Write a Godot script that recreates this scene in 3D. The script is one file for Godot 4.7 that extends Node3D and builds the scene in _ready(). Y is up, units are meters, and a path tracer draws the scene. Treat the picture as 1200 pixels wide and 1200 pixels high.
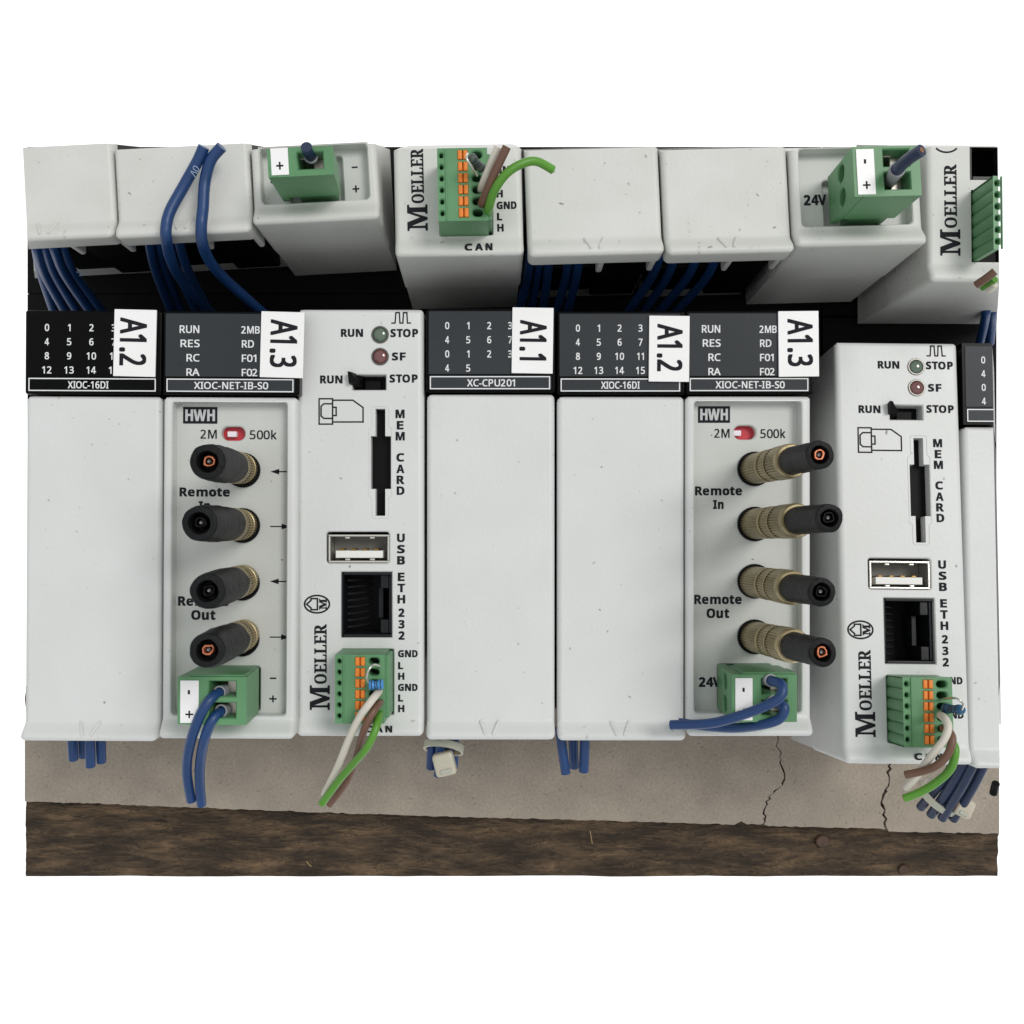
extends Node3D
# Rows of controller modules lying on a cracked board over a weathered plank. Lengths below are millimetres unless noted.
# x runs to the right, z runs towards the near edge of the board, y is up. The fronts of the near row lie at y = FRONT.

const FRONT := 80.0          # height of the module fronts above the plank
const EYE := 260.0           # height of the camera above those fronts
var M := {}                  # materials
var shellmat: StandardMaterial3D      # plastic of the housings being built
var rng := RandomNumberGenerator.new()
var sans: Font
var sansb: Font
var serifb: SystemFont

# ------------------------------------------------------------------ triangle collector
class Acc:
	var v := PackedVector3Array()
	func tri(a: Vector3, b: Vector3, c: Vector3, hint: Vector3):
		var n := (c - a).cross(b - a)
		if n.length_squared() < 1e-14: return
		if n.dot(hint) < 0.0:
			v.append(a); v.append(c); v.append(b)
		else:
			v.append(a); v.append(b); v.append(c)
	func quad(a: Vector3, b: Vector3, c: Vector3, d: Vector3, hint: Vector3):
		tri(a, b, c, hint); tri(a, c, d, hint)
	func loft(rings: Array, cap0 := true, cap1 := true, closed := true):
		var mids := []
		for r in rings:
			var m := Vector3.ZERO
			for p in r: m += p
			mids.append(m / r.size())
		for k in rings.size() - 1:
			var a: PackedVector3Array = rings[k]
			var b: PackedVector3Array = rings[k + 1]
			var n := a.size()
			var mid: Vector3 = (mids[k] + mids[k + 1]) * 0.5
			for i in (n if closed else n - 1):
				var j := (i + 1) % n
				var c := (a[i] + a[j] + b[i] + b[j]) * 0.25
				quad(a[i], a[j], b[j], b[i], c - mid)
		if cap0: fan(rings[0], mids[0] - mids[1])
		if cap1: fan(rings[-1], mids[-1] - mids[-2])
	func fan(r: PackedVector3Array, hint: Vector3):
		var m := Vector3.ZERO
		for p in r: m += p
		m /= r.size()
		for i in r.size(): tri(m, r[i], r[(i + 1) % r.size()], hint)
	static func rrect(x0: float, x1: float, z0: float, z1: float, r: float, y: float, n := 4) -> PackedVector3Array:
		var o := PackedVector3Array()
		r = maxf(minf(r, minf(x1 - x0, z1 - z0) * 0.499), 0.001)
		var cs := [[x1 - r, z1 - r, 0.0], [x0 + r, z1 - r, 0.5], [x0 + r, z0 + r, 1.0], [x1 - r, z0 + r, 1.5]]
		for c in cs:
			for k in n + 1:
				var a: float = (c[2] + 0.5 * k / n) * PI
				o.append(Vector3(c[0] + r * cos(a), y, c[1] + r * sin(a)))
		return o
	# a block with rounded corners (r) and rounded upper edges (b)
	func slab(x0: float, x1: float, z0: float, z1: float, y0: float, y1: float, r := 0.3, b := 0.2, low := 0.0):
		var rings := []
		if low > 0.0:
			rings.append(rrect(x0 + low, x1 - low, z0 + low, z1 - low, r, y0))
			rings.append(rrect(x0, x1, z0, z1, r, y0 + low))
		else:
			rings.append(rrect(x0, x1, z0, z1, r, y0))
		if b > 0.0:
			for t in [0.0, 30.0, 60.0, 90.0]:
				var i: float = b * (1.0 - cos(deg_to_rad(t)))
				rings.append(rrect(x0 + i, x1 - i, z0 + i, z1 - i, r, y1 - b + b * sin(deg_to_rad(t))))
		else:
			rings.append(rrect(x0, x1, z0, z1, r, y1))
		loft(rings)
	# flat top at height y with rectangular or rounded pockets: holes are [x0, x1, z0, z1, corner radius, depth, draft, floor?]
	func face(x0: float, x1: float, z0: float, z1: float, y: float, holes: Array):
		var xs := [x0, x1]
		var zs := [z0, z1]
		for h in holes:
			for k in 2:
				if h[k] > x0 and h[k] < x1: xs.append(h[k])
				if h[2 + k] > z0 and h[2 + k] < z1: zs.append(h[2 + k])
		xs.sort(); zs.sort()
		for i in xs.size() - 1:
			for j in zs.size() - 1:
				if xs[i + 1] - xs[i] < 1e-5 or zs[j + 1] - zs[j] < 1e-5: continue
				var cx: float = (xs[i] + xs[i + 1]) * 0.5
				var cz: float = (zs[j] + zs[j + 1]) * 0.5
				var open := false
				for h in holes:
					if cx > h[0] and cx < h[1] and cz > h[2] and cz < h[3]: open = true
				if not open:
					quad(Vector3(xs[i], y, zs[j]), Vector3(xs[i + 1], y, zs[j]), Vector3(xs[i + 1], y, zs[j + 1]), Vector3(xs[i], y, zs[j + 1]), Vector3.UP)
		for h in holes:
			if h.size() > 8: continue
			var r: float = h[4]
			var mid := Vector3((h[0] + h[1]) * 0.5, y, (h[2] + h[3]) * 0.5)
			var rim := rrect(h[0], h[1], h[2], h[3], r, y)
			if r > 0.01:
				var sharp := rrect(h[0], h[1], h[2], h[3], 0.0, y)
				for i in rim.size():
					var j := (i + 1) % rim.size()
					quad(rim[i], rim[j], sharp[j], sharp[i], Vector3.UP)
			var e: float = minf(0.25, h[5] * 0.2)
			var rings := [rim, rrect(h[0] + e * 0.3, h[1] - e * 0.3, h[2] + e * 0.3, h[3] - e * 0.3, r, y - e * 0.35), rrect(h[0] + e, h[1] - e, h[2] + e, h[3] - e, r, y - e * 1.1)]
			var d: float = h[6] + e
			rings.append(rrect(h[0] + d, h[1] - d, h[2] + d, h[3] - d, r, y - h[5]))
			for k in rings.size() - 1:
				var a: PackedVector3Array = rings[k]
				var b: PackedVector3Array = rings[k + 1]
				for i in a.size():
					var j := (i + 1) % a.size()
					quad(a[i], a[j], b[j], b[i], mid - a[i] + Vector3(0, 0.001, 0))
			if h[7]: fan(rings[-1], Vector3.UP)
	func tube(pts: PackedVector3Array, r: float, seg := 12, caps := true):
		var rings := []
		var up := Vector3(0.31, 0.83, 0.47).normalized()
		for i in pts.size():
			var t := (pts[mini(i + 1, pts.size() - 1)] - pts[maxi(i - 1, 0)]).normalized()
			var s := t.cross(up).normalized()
			up = s.cross(t).normalized()
			var ring := PackedVector3Array()
			for k in seg:
				var a := TAU * k / seg
				ring.append(pts[i] + (s * cos(a) + up * sin(a)) * r)
			rings.append(ring)
		loft(rings, caps, caps)
	# surface of revolution from p along dir; prof holds Vector2(distance, radius); ribs cut grooves along it
	func lathe(p: Vector3, dir: Vector3, prof: Array, seg := 24, ribs := 0.0, twist := 0.0):
		var t := dir.normalized()
		var s := t.cross(Vector3(0.2, 0.1, 0.97)).normalized()
		var u := s.cross(t)
		var rings := []
		for q in prof:
			var ring := PackedVector3Array()
			for k in seg:
				var a: float = TAU * (k + twist * q.x) / seg
				var rr: float = q.y * (1.0 - (ribs if k % 2 == 1 else 0.0))
				ring.append(p + t * q.x + (s * cos(a) + u * sin(a)) * rr)
			rings.append(ring)
		var mids := rings.size()
		for k in mids - 1:
			for i in seg:
				var j := (i + 1) % seg
				var a: Vector3 = rings[k][i]
				var b: Vector3 = rings[k][j]
				var c: Vector3 = rings[k + 1][j]
				var d: Vector3 = rings[k + 1][i]
				# outward normal of the profile piece
				var dq: Vector2 = prof[k + 1] - prof[k]
				var am := (a + b + c + d) * 0.25 - p
				var radial := (am - t * am.dot(t)).normalized()
				quad(a, b, c, d, radial * dq.x - t * dq.y)
	func ribbon(pts: Array, w: float, y: float, closed := false):
		# a flat printed line, mitred
		var n := pts.size()
		var l := []
		var r := []
		for i in n:
			var a: Vector2 = pts[(i - 1 + n) % n] if (closed or i > 0) else pts[i]
			var b: Vector2 = pts[(i + 1) % n] if (closed or i < n - 1) else pts[i]
			var p: Vector2 = pts[i]
			var d1 := (p - a).normalized() if a != p else (b - p).normalized()
			var d2 := (b - p).normalized() if b != p else d1
			var m := (d1.orthogonal() + d2.orthogonal()).normalized()
			var k := w * 0.5 / maxf(0.4, m.dot(d1.orthogonal()))
			l.append(p + m * k); r.append(p - m * k)
		for i in (n if closed else n - 1):
			var j := (i + 1) % n
			quad(Vector3(l[i].x, y, l[i].y), Vector3(l[j].x, y, l[j].y), Vector3(r[j].x, y, r[j].y), Vector3(r[i].x, y, r[i].y), Vector3.UP)
	func poly(pts: PackedVector2Array, y: float):
		var t := Geometry2D.triangulate_polygon(pts)
		for i in range(0, t.size(), 3):
			tri(Vector3(pts[t[i]].x, y, pts[t[i]].y), Vector3(pts[t[i + 1]].x, y, pts[t[i + 1]].y), Vector3(pts[t[i + 2]].x, y, pts[t[i + 2]].y), Vector3.UP)
	func mesh(crease := 38.0) -> ArrayMesh:
		var n := v.size() / 3
		var fn := PackedVector3Array(); fn.resize(n)
		var area := PackedVector3Array(); area.resize(n)
		for i in n:
			var c := (v[3 * i + 2] - v[3 * i]).cross(v[3 * i + 1] - v[3 * i])
			area[i] = c; fn[i] = c.normalized()
		var nn := PackedVector3Array(); nn.resize(v.size())
		if crease <= 0.0:
			for i in v.size(): nn[i] = fn[i / 3]
		else:
			var at := {}
			for i in v.size():
				var key := Vector3i((v[i] * 2000.0).round())
				if at.has(key): at[key].append(i / 3)
				else: at[key] = [i / 3]
			var lim := cos(deg_to_rad(crease))
			for i in v.size():
				var f := fn[i / 3]
				var s := Vector3.ZERO
				for k in at[Vector3i((v[i] * 2000.0).round())]:
					if fn[k].dot(f) > lim: s += area[k]
				nn[i] = s.normalized()
		var vv := PackedVector3Array(); vv.resize(v.size())
		for i in v.size(): vv[i] = v[i] * 0.001
		var arr := []
		arr.resize(Mesh.ARRAY_MAX)
		arr[Mesh.ARRAY_VERTEX] = vv
		arr[Mesh.ARRAY_NORMAL] = nn
		var m := ArrayMesh.new()
		m.add_surface_from_arrays(Mesh.PRIMITIVE_TRIANGLES, arr)
		return m

# ------------------------------------------------------------------ naming and committing
var taken := {}
func numbered(n: String) -> String:
	if not taken.has(n):
		taken[n] = 0
		return n
	taken[n] += 1
	return "%s_%03d" % [n, taken[n]]
func tag(o: Node, label: String, category: String, group := ""):
	o.set_meta("label", label); o.set_meta("category", category)
	if group: o.set_meta("group", group)
func thing(called: String, label: String, category: String, group := "") -> Node3D:
	var o := Node3D.new()
	o.name = numbered(called)
	add_child(o)
	tag(o, label, category, group)
	return o
func part(parent: Node, called: String, acc: Acc, mat: Material, crease := 38.0, label := "") -> MeshInstance3D:
	if acc.v.is_empty(): return null
	var o := MeshInstance3D.new()
	o.name = called
	o.mesh = acc.mesh(crease)
	o.material_override = mat
	if label: o.set_meta("label", label)
	parent.add_child(o, true)
	return o
# a point seen at (x, y) of the 1200-pixel survey drawing, h millimetres above the near fronts
func P(x: float, y: float, h: float) -> Vector3:
	var k := 0.2 * (EYE - h) / EYE
	return Vector3((x - 600.0) * k, FRONT + h, (y - 600.0) * k)

# ------------------------------------------------------------------ drawing frame of a module kind
var ax := 0.0
var ay := 0.0
var dep := 50.0
var sx := 1.0
var sz := 1.0
func X(p: float) -> float: return (p - ax) * 0.2 * sx
func Z(p: float) -> float: return (p - ay) * 0.2 * sz
func Y(h: float) -> float: return h + dep
func frame(fx: float, fy: float, d: float, pose: Dictionary):
	ax = fx; ay = fy; dep = d; sx = pose.sx; sz = pose.sz
# ref box of the kind, box it takes in the scene (at height h), turn, tilts
func pose_of(ref: Array, to: Array, h: float, turn := 0.0, tilt := 0.0, roll := 0.0) -> Dictionary:
	var k := (EYE - h) / EYE
	return {ref = ref, to = to, h = h, turn = turn, tilt = tilt, roll = roll, sx = (to[1] - to[0]) * k / (ref[1] - ref[0]), sz = (to[3] - to[2]) * k / (ref[3] - ref[2])}
func settle(o: Node3D, p: Dictionary):
	var b := Basis.from_euler(Vector3(deg_to_rad(p.tilt), deg_to_rad(p.turn), deg_to_rad(p.roll)), EULER_ORDER_YXZ)
	var rx: float = (p.ref[0] + p.ref[1]) * 0.5
	var rz: float = p.ref[3]
	var l := Vector3(X(rx), Y(0), Z(rz))
	o.basis = b
	o.position = (P((p.to[0] + p.to[1]) * 0.5, p.to[3], p.h) - b * l) * 0.001

# text fitted into the box x0..x1, y0..y1 of the drawing; way 0 reads across, 90 downwards, -90 upwards
func write(acc: Acc, s: String, font: Font, x0: float, x1: float, y0: float, y1: float, h: float, way := 0, heavy := -1.0):
	var t := TextMesh.new()
	t.text = s; t.font = font; t.font_size = 32; t.pixel_size = 0.01; t.depth = 0.0; t.curve_step = 2.0
	var arr := t.get_mesh_arrays()
	var vv: PackedVector3Array = arr[Mesh.ARRAY_VERTEX]
	var nn: PackedVector3Array = arr[Mesh.ARRAY_NORMAL]
	var ii: PackedInt32Array = arr[Mesh.ARRAY_INDEX]
	if vv.is_empty(): return
	var lo := vv[0]
	var hi := vv[0]
	for p in vv: lo = lo.min(p); hi = hi.max(p)
	if heavy < 0.0: heavy = 0.055 if font == sansb else (0.04 if font == sans else 0.05)
	var off := []
	for k in 4: off.append(Vector3(heavy * (-1 if k < 2 else 1), 0.004 * k, heavy * (-1 if k % 2 == 0 else 1)))
	var inset := heavy / 0.2
	x0 += inset; x1 -= inset; y0 += inset; y1 -= inset
	var f := func(p: Vector3) -> Vector3:
		var u := (p.x - lo.x) / maxf(hi.x - lo.x, 1e-5)
		var w := (hi.y - p.y) / maxf(hi.y - lo.y, 1e-5)
		if way == 90: return Vector3(X(lerpf(x1, x0, w)), Y(h), Z(lerpf(y0, y1, u)))
		if way == -90: return Vector3(X(lerpf(x0, x1, w)), Y(h), Z(lerpf(y1, y0, u)))
		return Vector3(X(lerpf(x0, x1, u)), Y(h), Z(lerpf(y0, y1, w)))
	for i in range(0, ii.size(), 3):
		if nn[ii[i]].z < -0.5: continue
		var a3: Vector3 = f.call(vv[ii[i]])
		var b3: Vector3 = f.call(vv[ii[i + 1]])
		var c3: Vector3 = f.call(vv[ii[i + 2]])
		for k in off.size():      # thick strokes: the print is laid down in overlapping passes
			acc.tri(a3 + off[k], b3 + off[k], c3 + off[k], Vector3.UP)
func line(acc: Acc, pts: Array, w: float, h: float, closed := false):
	var q := []
	for p in pts: q.append(Vector2(X(p[0]), Z(p[1])))
	acc.ribbon(q, w * 0.2, Y(h), closed)

# housing with a lip at its near end, swept from left to right. box: x0, x1, z0, z1 in drawing px
# opts: cut_top (px) slices it there, cut_left / cut_right slice the sides; r edge radius; back depth; holes in the front; lip height
func shell(acc: Acc, x0: float, x1: float, z0: float, z1: float, back: float, r: float, lip: float, holes: Array, o := {}):
	var zt := Z(z0)
	var zb := Z(z1)
	var cz := Z(z1 - 23.0)
	var pr := []   # (z, h, 1 if on the front)
	var front_at := 0
	var slope_t: float = o.get("slope_t", 0.0)
	if o.has("cut_top"):
		zt = Z(o.cut_top)
		pr.append([zt - slope_t * back, -back, 0])
		front_at = 1
		pr.append([zt, 0.0, 1])
	else:
		pr.append([zt, -back, 0])
		for t in [0.0, 30.0, 60.0, 90.0]:
			var a := deg_to_rad(t)
			pr.append([zt + r * (1 - cos(a)), -r + r * sin(a), 1])
		front_at = pr.size() - 1
	pr.append([cz, 0.0, 1])
	if lip > 0.0:
		pr.append([cz + 0.8, lip * 0.10, 1])
		pr.append([cz + 1.8, lip * 0.45, 1])
		pr.append([cz + 2.8, lip * 0.86, 1])
	for t in [0.0, 22.0, 45.0, 67.0, 90.0]:
		var a := deg_to_rad(t)
		var rr := 1.1
		pr.append([zb - rr * (1 - sin(a)), lip - rr + rr * cos(a), 1])
	pr.append([zb, minf(-1.2, lip - 2.0), 1])
	pr.append([zb + o.get("flare", 0.0), -back, 0])
	var sl: float = o.get("cut_left", 0.0)
	var sr: float = o.get("cut_right", 0.0)
	var cols := []
	var ts := [0.0, 30.0, 60.0, 90.0]
	if sl != 0.0: cols.append([X(x0), 0.0, sl])
	else:
		for t in ts: cols.append([X(x0) + r * (1 - cos(deg_to_rad(t))), r * (1 - sin(deg_to_rad(t))), 0.0])
	if sr != 0.0: cols.append([X(x1), 0.0, sr])
	else:
		for k in 4:
			var t: float = ts[3 - k]
			cols.append([X(x1) - r * (1 - cos(deg_to_rad(t))), r * (1 - sin(deg_to_rad(t))), 0.0])
	var rings := []
	for c in cols:
		var ring := PackedVector3Array()
		for p in pr:
			var h: float = p[1] - (c[1] if p[2] == 1 else 0.0)
			var z: float = p[0]
			if p[2] == 1: z = clampf(z, zt + (0.0 if o.has("cut_top") else c[1]), zb - c[1])
			else: z = clampf(z, -1e9 if o.has("cut_top") else zt + c[1], maxf(zb, p[0]) - c[1])
			ring.append(Vector3(c[0] + c[2] * h, Y(h), z))
		rings.append(ring)
	var flat := 0 if sl != 0.0 else 3
	var mid := Vector3(0, Y(-back * 0.5), (zt + zb) * 0.5)
	for k in rings.size() - 1:
		for i in pr.size():
			if k == flat and i == front_at and holes.size() >= 0: continue
			var j := (i + 1) % pr.size()
			var a: Vector3 = rings[k][i]
			var b: Vector3 = rings[k][j]
			var c: Vector3 = rings[k + 1][j]
			var d: Vector3 = rings[k + 1][i]
			var dz := b.z - a.z
			var dy := b.y - a.y
			acc.quad(a, b, c, d, Vector3(0, dz, -dy) + Vector3(signf(k - flat) * 0.5, 0, 0))
	acc.face(cols[flat][0], cols[flat + 1][0], pr[front_at][0], cz, Y(0), holes)
	for e in 2:
		var ring: PackedVector3Array = rings[0] if e == 0 else rings[-1]
		var p2 := PackedVector2Array()
		for p in ring: p2.append(Vector2(p.z, p.y))
		var t := Geometry2D.triangulate_polygon(p2)
		for i in range(0, t.size(), 3): acc.tri(ring[t[i]], ring[t[i + 1]], ring[t[i + 2]], Vector3(-1 if e == 0 else 1, 0, 0))
func rear(acc: Acc, x0: float, x1: float, z0: float, z1: float, h0: float, h1: float, o := {}):
	# rear half of a housing below the seam, a hair smaller
	var i := 0.5
	var lo := PackedVector3Array()
	var hi := PackedVector3Array()
	var st: float = o.get("slope_t", 0.0)
	var sl: float = o.get("cut_left", 0.0)
	var sr: float = o.get("cut_right", 0.0)
	for e in 2:
		var h: float = [h0, h1][e]
		var xa: float = X(x0) + (sl * h if sl != 0.0 else i)
		var xb: float = X(x1) + (sr * h if sr != 0.0 else -i)
		var za: float = Z(o.get("cut_top", z0)) + (st * h if o.has("cut_top") else i)
		var zb: float = Z(z1) - i
		var ring := PackedVector3Array([Vector3(xa, Y(h), za), Vector3(xb, Y(h), za), Vector3(xb, Y(h), zb), Vector3(xa, Y(h), zb)])
		if e == 0: hi = ring
		else: lo = ring
	acc.loft([lo, hi])
func sticker(o: Node3D, s: String, x0: float, x1: float, y0: float, y1: float, tx0: float, tx1: float, ty0: float, ty1: float, turn := 0.0):
	var n := Node3D.new()
	var a := Acc.new()
	a.slab(X(x0), X(x1), Z(y0), Z(y1), Y(0.75), Y(1.15), 0.12, 0.08)
	var st := part(o, "label_sticker", a, M.paper)
	var b := Acc.new()
	write(b, s, sans, tx0, tx1, ty0, ty1, 1.2, 90, 0.15)
	part(st, "lettering", b, M.ink, 0)
	n.free()
	if turn != 0.0:
		var c := Vector3(X((x0 + x1) * 0.5), 0, Z((y0 + y1) * 0.5)) * 0.001
		st.basis = Basis(Vector3.UP, deg_to_rad(turn))
		st.position = c - st.basis * c
# black indicator head with its dark insert and name strip
func head(o: Node3D, x0: float, x1: float, z0: float, dark: bool, name_text: String, nx0: float, nx1: float, marks: Array, xcut := 9999.0, slope := 0.0):
	var a := Acc.new()
	var xe := minf(x1, xcut)
	if xcut < x1:
		var lo := PackedVector3Array([Vector3(X(x0), Y(-46), Z(z0)), Vector3(X(xe) - slope * 46.0, Y(-46), Z(z0)), Vector3(X(xe) - slope * 46.0, Y(-46), Z(z0 + 98)), Vector3(X(x0), Y(-46), Z(z0 + 98))])
		var hi := PackedVector3Array([Vector3(X(x0), Y(0.3), Z(z0)), Vector3(X(xe), Y(0.3), Z(z0)), Vector3(X(xe), Y(0.3), Z(z0 + 98)), Vector3(X(x0), Y(0.3), Z(z0 + 98))])
		a.loft([lo, hi])
	else:
		a.slab(X(x0), X(x1), Z(z0), Z(z0 + 98), Y(-46), Y(0.3), 0.5, 0.5)
	part(o, "indicator_head", a, M.black_gloss)
	a = Acc.new()
	a.slab(X(x0 + 3), X(minf(x1 - 6, xcut)), Z(z0 + 3.5), Z(z0 + 77), Y(0.3), Y(0.5), 0.5 if dark else 0.2, 0.1)
	part(o, "indicator_window", a, M.black_gloss if dark else M.insert)
	a = Acc.new()
	a.slab(X(x0 + 4), X(minf(x1 - 5, xcut)), Z(z0 + 79), Z(z0 + 95), Y(0.3), Y(0.46), 0.2, 0.08)
	part(o, "name_strip", a, M.black_gloss if dark else M.insert)
	a = Acc.new()
	if xcut < x1: line(a, [[xcut, z0 + 80], [x0 + 5, z0 + 80], [x0 + 5, z0 + 94], [xcut, z0 + 94]], 1.3, 0.52)
	else: line(a, [[x0 + 5, z0 + 80], [x1 - 7, z0 + 80], [x1 - 7, z0 + 94], [x0 + 5, z0 + 94]], 1.3, 0.52, true)
	if name_text: write(a, name_text, sans, nx0, nx1, z0 + 83, z0 + 91.4, 0.53)
	part(o, "name_lettering", a, M.print_white, 0)
	a = Acc.new()
	for m in marks: write(a, m[0], sans, m[1], m[2], m[3], m[4], 0.56)
	part(o, "indicator_lettering", a, M.print_white, 0)
func number_marks(rows: Array, x0: float, dx: float, y0: float, dy: float) -> Array:
	var out := []
	for r in rows.size():
		for c in rows[r].size():
			var s: String = rows[r][c]
			var w := 2.4 if s.length() == 1 else 5.2
			if s == "1": w = 1.5
			if s == "11": w = 4.0
			out.append([s, x0 + c * dx - w, x0 + c * dx + w, y0 + r * dy - 4.2, y0 + r * dy + 4.2])
	return out
const N16 := [["0", "1", "2", "3"], ["4", "5", "6", "7"], ["8", "9", "10", "11"], ["12", "13", "14", "15"]]
const N10 := [["0", "1", "2", "3"], ["4", "5", "6", "7"], ["0", "1", "2", "3"], ["4", "5"]]

# ------------------------------------------------------------------ terminal module with a plain front flap (drawn at 652..802 x 364..866)
const IO_REF := [652.0, 802.0, 364.0, 866.0]
func io_module(label: String, pose: Dictionary, o := {}) -> Node3D:
	var t := thing("terminal_module", label, "plc module", "terminal modules with blank front flaps")
	frame(727.0, 615.0, 50.0, pose)
	var x0: float = o.get("x0", 653.0)
	var x1: float = o.get("x1", 801.5)
	var a := Acc.new()
	shell(a, x0, x1, 464.0, 866.0, 4.0, 1.3, 2.6, [], o)
	part(t, "front_flap", a, shellmat)
	a = Acc.new()      # the two grip marks pressed into the lip
	for s in [-1.0, 1.0]:
		var pts := PackedVector3Array()
		for e in [[845.8, 0.10], [846.5, 0.34], [850.0, 0.95], [854.0, 1.75], [857.0, 2.36], [858.4, 2.48], [859.0, 2.3]]:
			pts.append(Vector3(X(726.0 + s * lerpf(10.5, 4.5, (e[0] - 845.8) / 13.2)), Y(e[1] + 0.02), Z(e[0])))
		a.tube(pts, 0.38, 8)
	if not o.has("cut_right"): part(t, "grip_mark", a, shellmat)
	a = Acc.new()      # dark terminal carrier under the flap
	var top: float = o.get("cut_top", 466.0)
	var st: float = o.get("slope_t", 0.0)
	var oo := o.duplicate()
	rear(a, x0 + (0.0 if o.has("cut_left") else 3.0), x1 - (0.0 if o.has("cut_right") else 3.0), top, 790.0, -4.3, -42.0, oo)
	if not o.has("cut_right"):
		a.slab(X(738), X(794), Z(780), Z(853), Y(-42), Y(-10), 0.6, 0.6)
		a.slab(X(maxf(655.5, x0 - 20.0)), X(737.8), Z(780), Z(846), Y(-42), Y(-22), 0.6, 0.6)
	part(t, "terminal_block", a, M.black)
	a = Acc.new()
	rear(a, x0, x1, top, 847.0, -42.3, -50.0, oo)
	part(t, "rear_housing", a, shellmat)
	if not o.has("cut_right"):
		for xx in [734.0, 793.0]:
			a = Acc.new()
			a.slab(X(xx), X(xx + 7.0), Z(790), Z(861), Y(-15), Y(-3.6), 0.5, 0.3)
			part(t, "support_rib", a, shellmat)
	if not o.has("cut_top"):
		head(t, 652.5, 802.5, 364.0, o.get("dark", false), o.get("name", ""), o.get("nx0", 704.0), o.get("nx1", 749.0), number_marks(o.get("rows", N16), 677.0, 24.3, 384.5, 16.5), o.get("x1", 9999.0) if o.has("cut_right") else 9999.0, -o.get("cut_right", 0.0) * -1.0)
		if o.has("tag"):
			var g: Array = o.tag
			var tx: Array = o.tagtext
			sticker(t, o.tagname, g[0], g[1], g[2], g[3], tx[0], tx[1], tx[2], tx[3], o.get("tagturn", 0.0))
	settle(t, pose)
	return t

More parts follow.
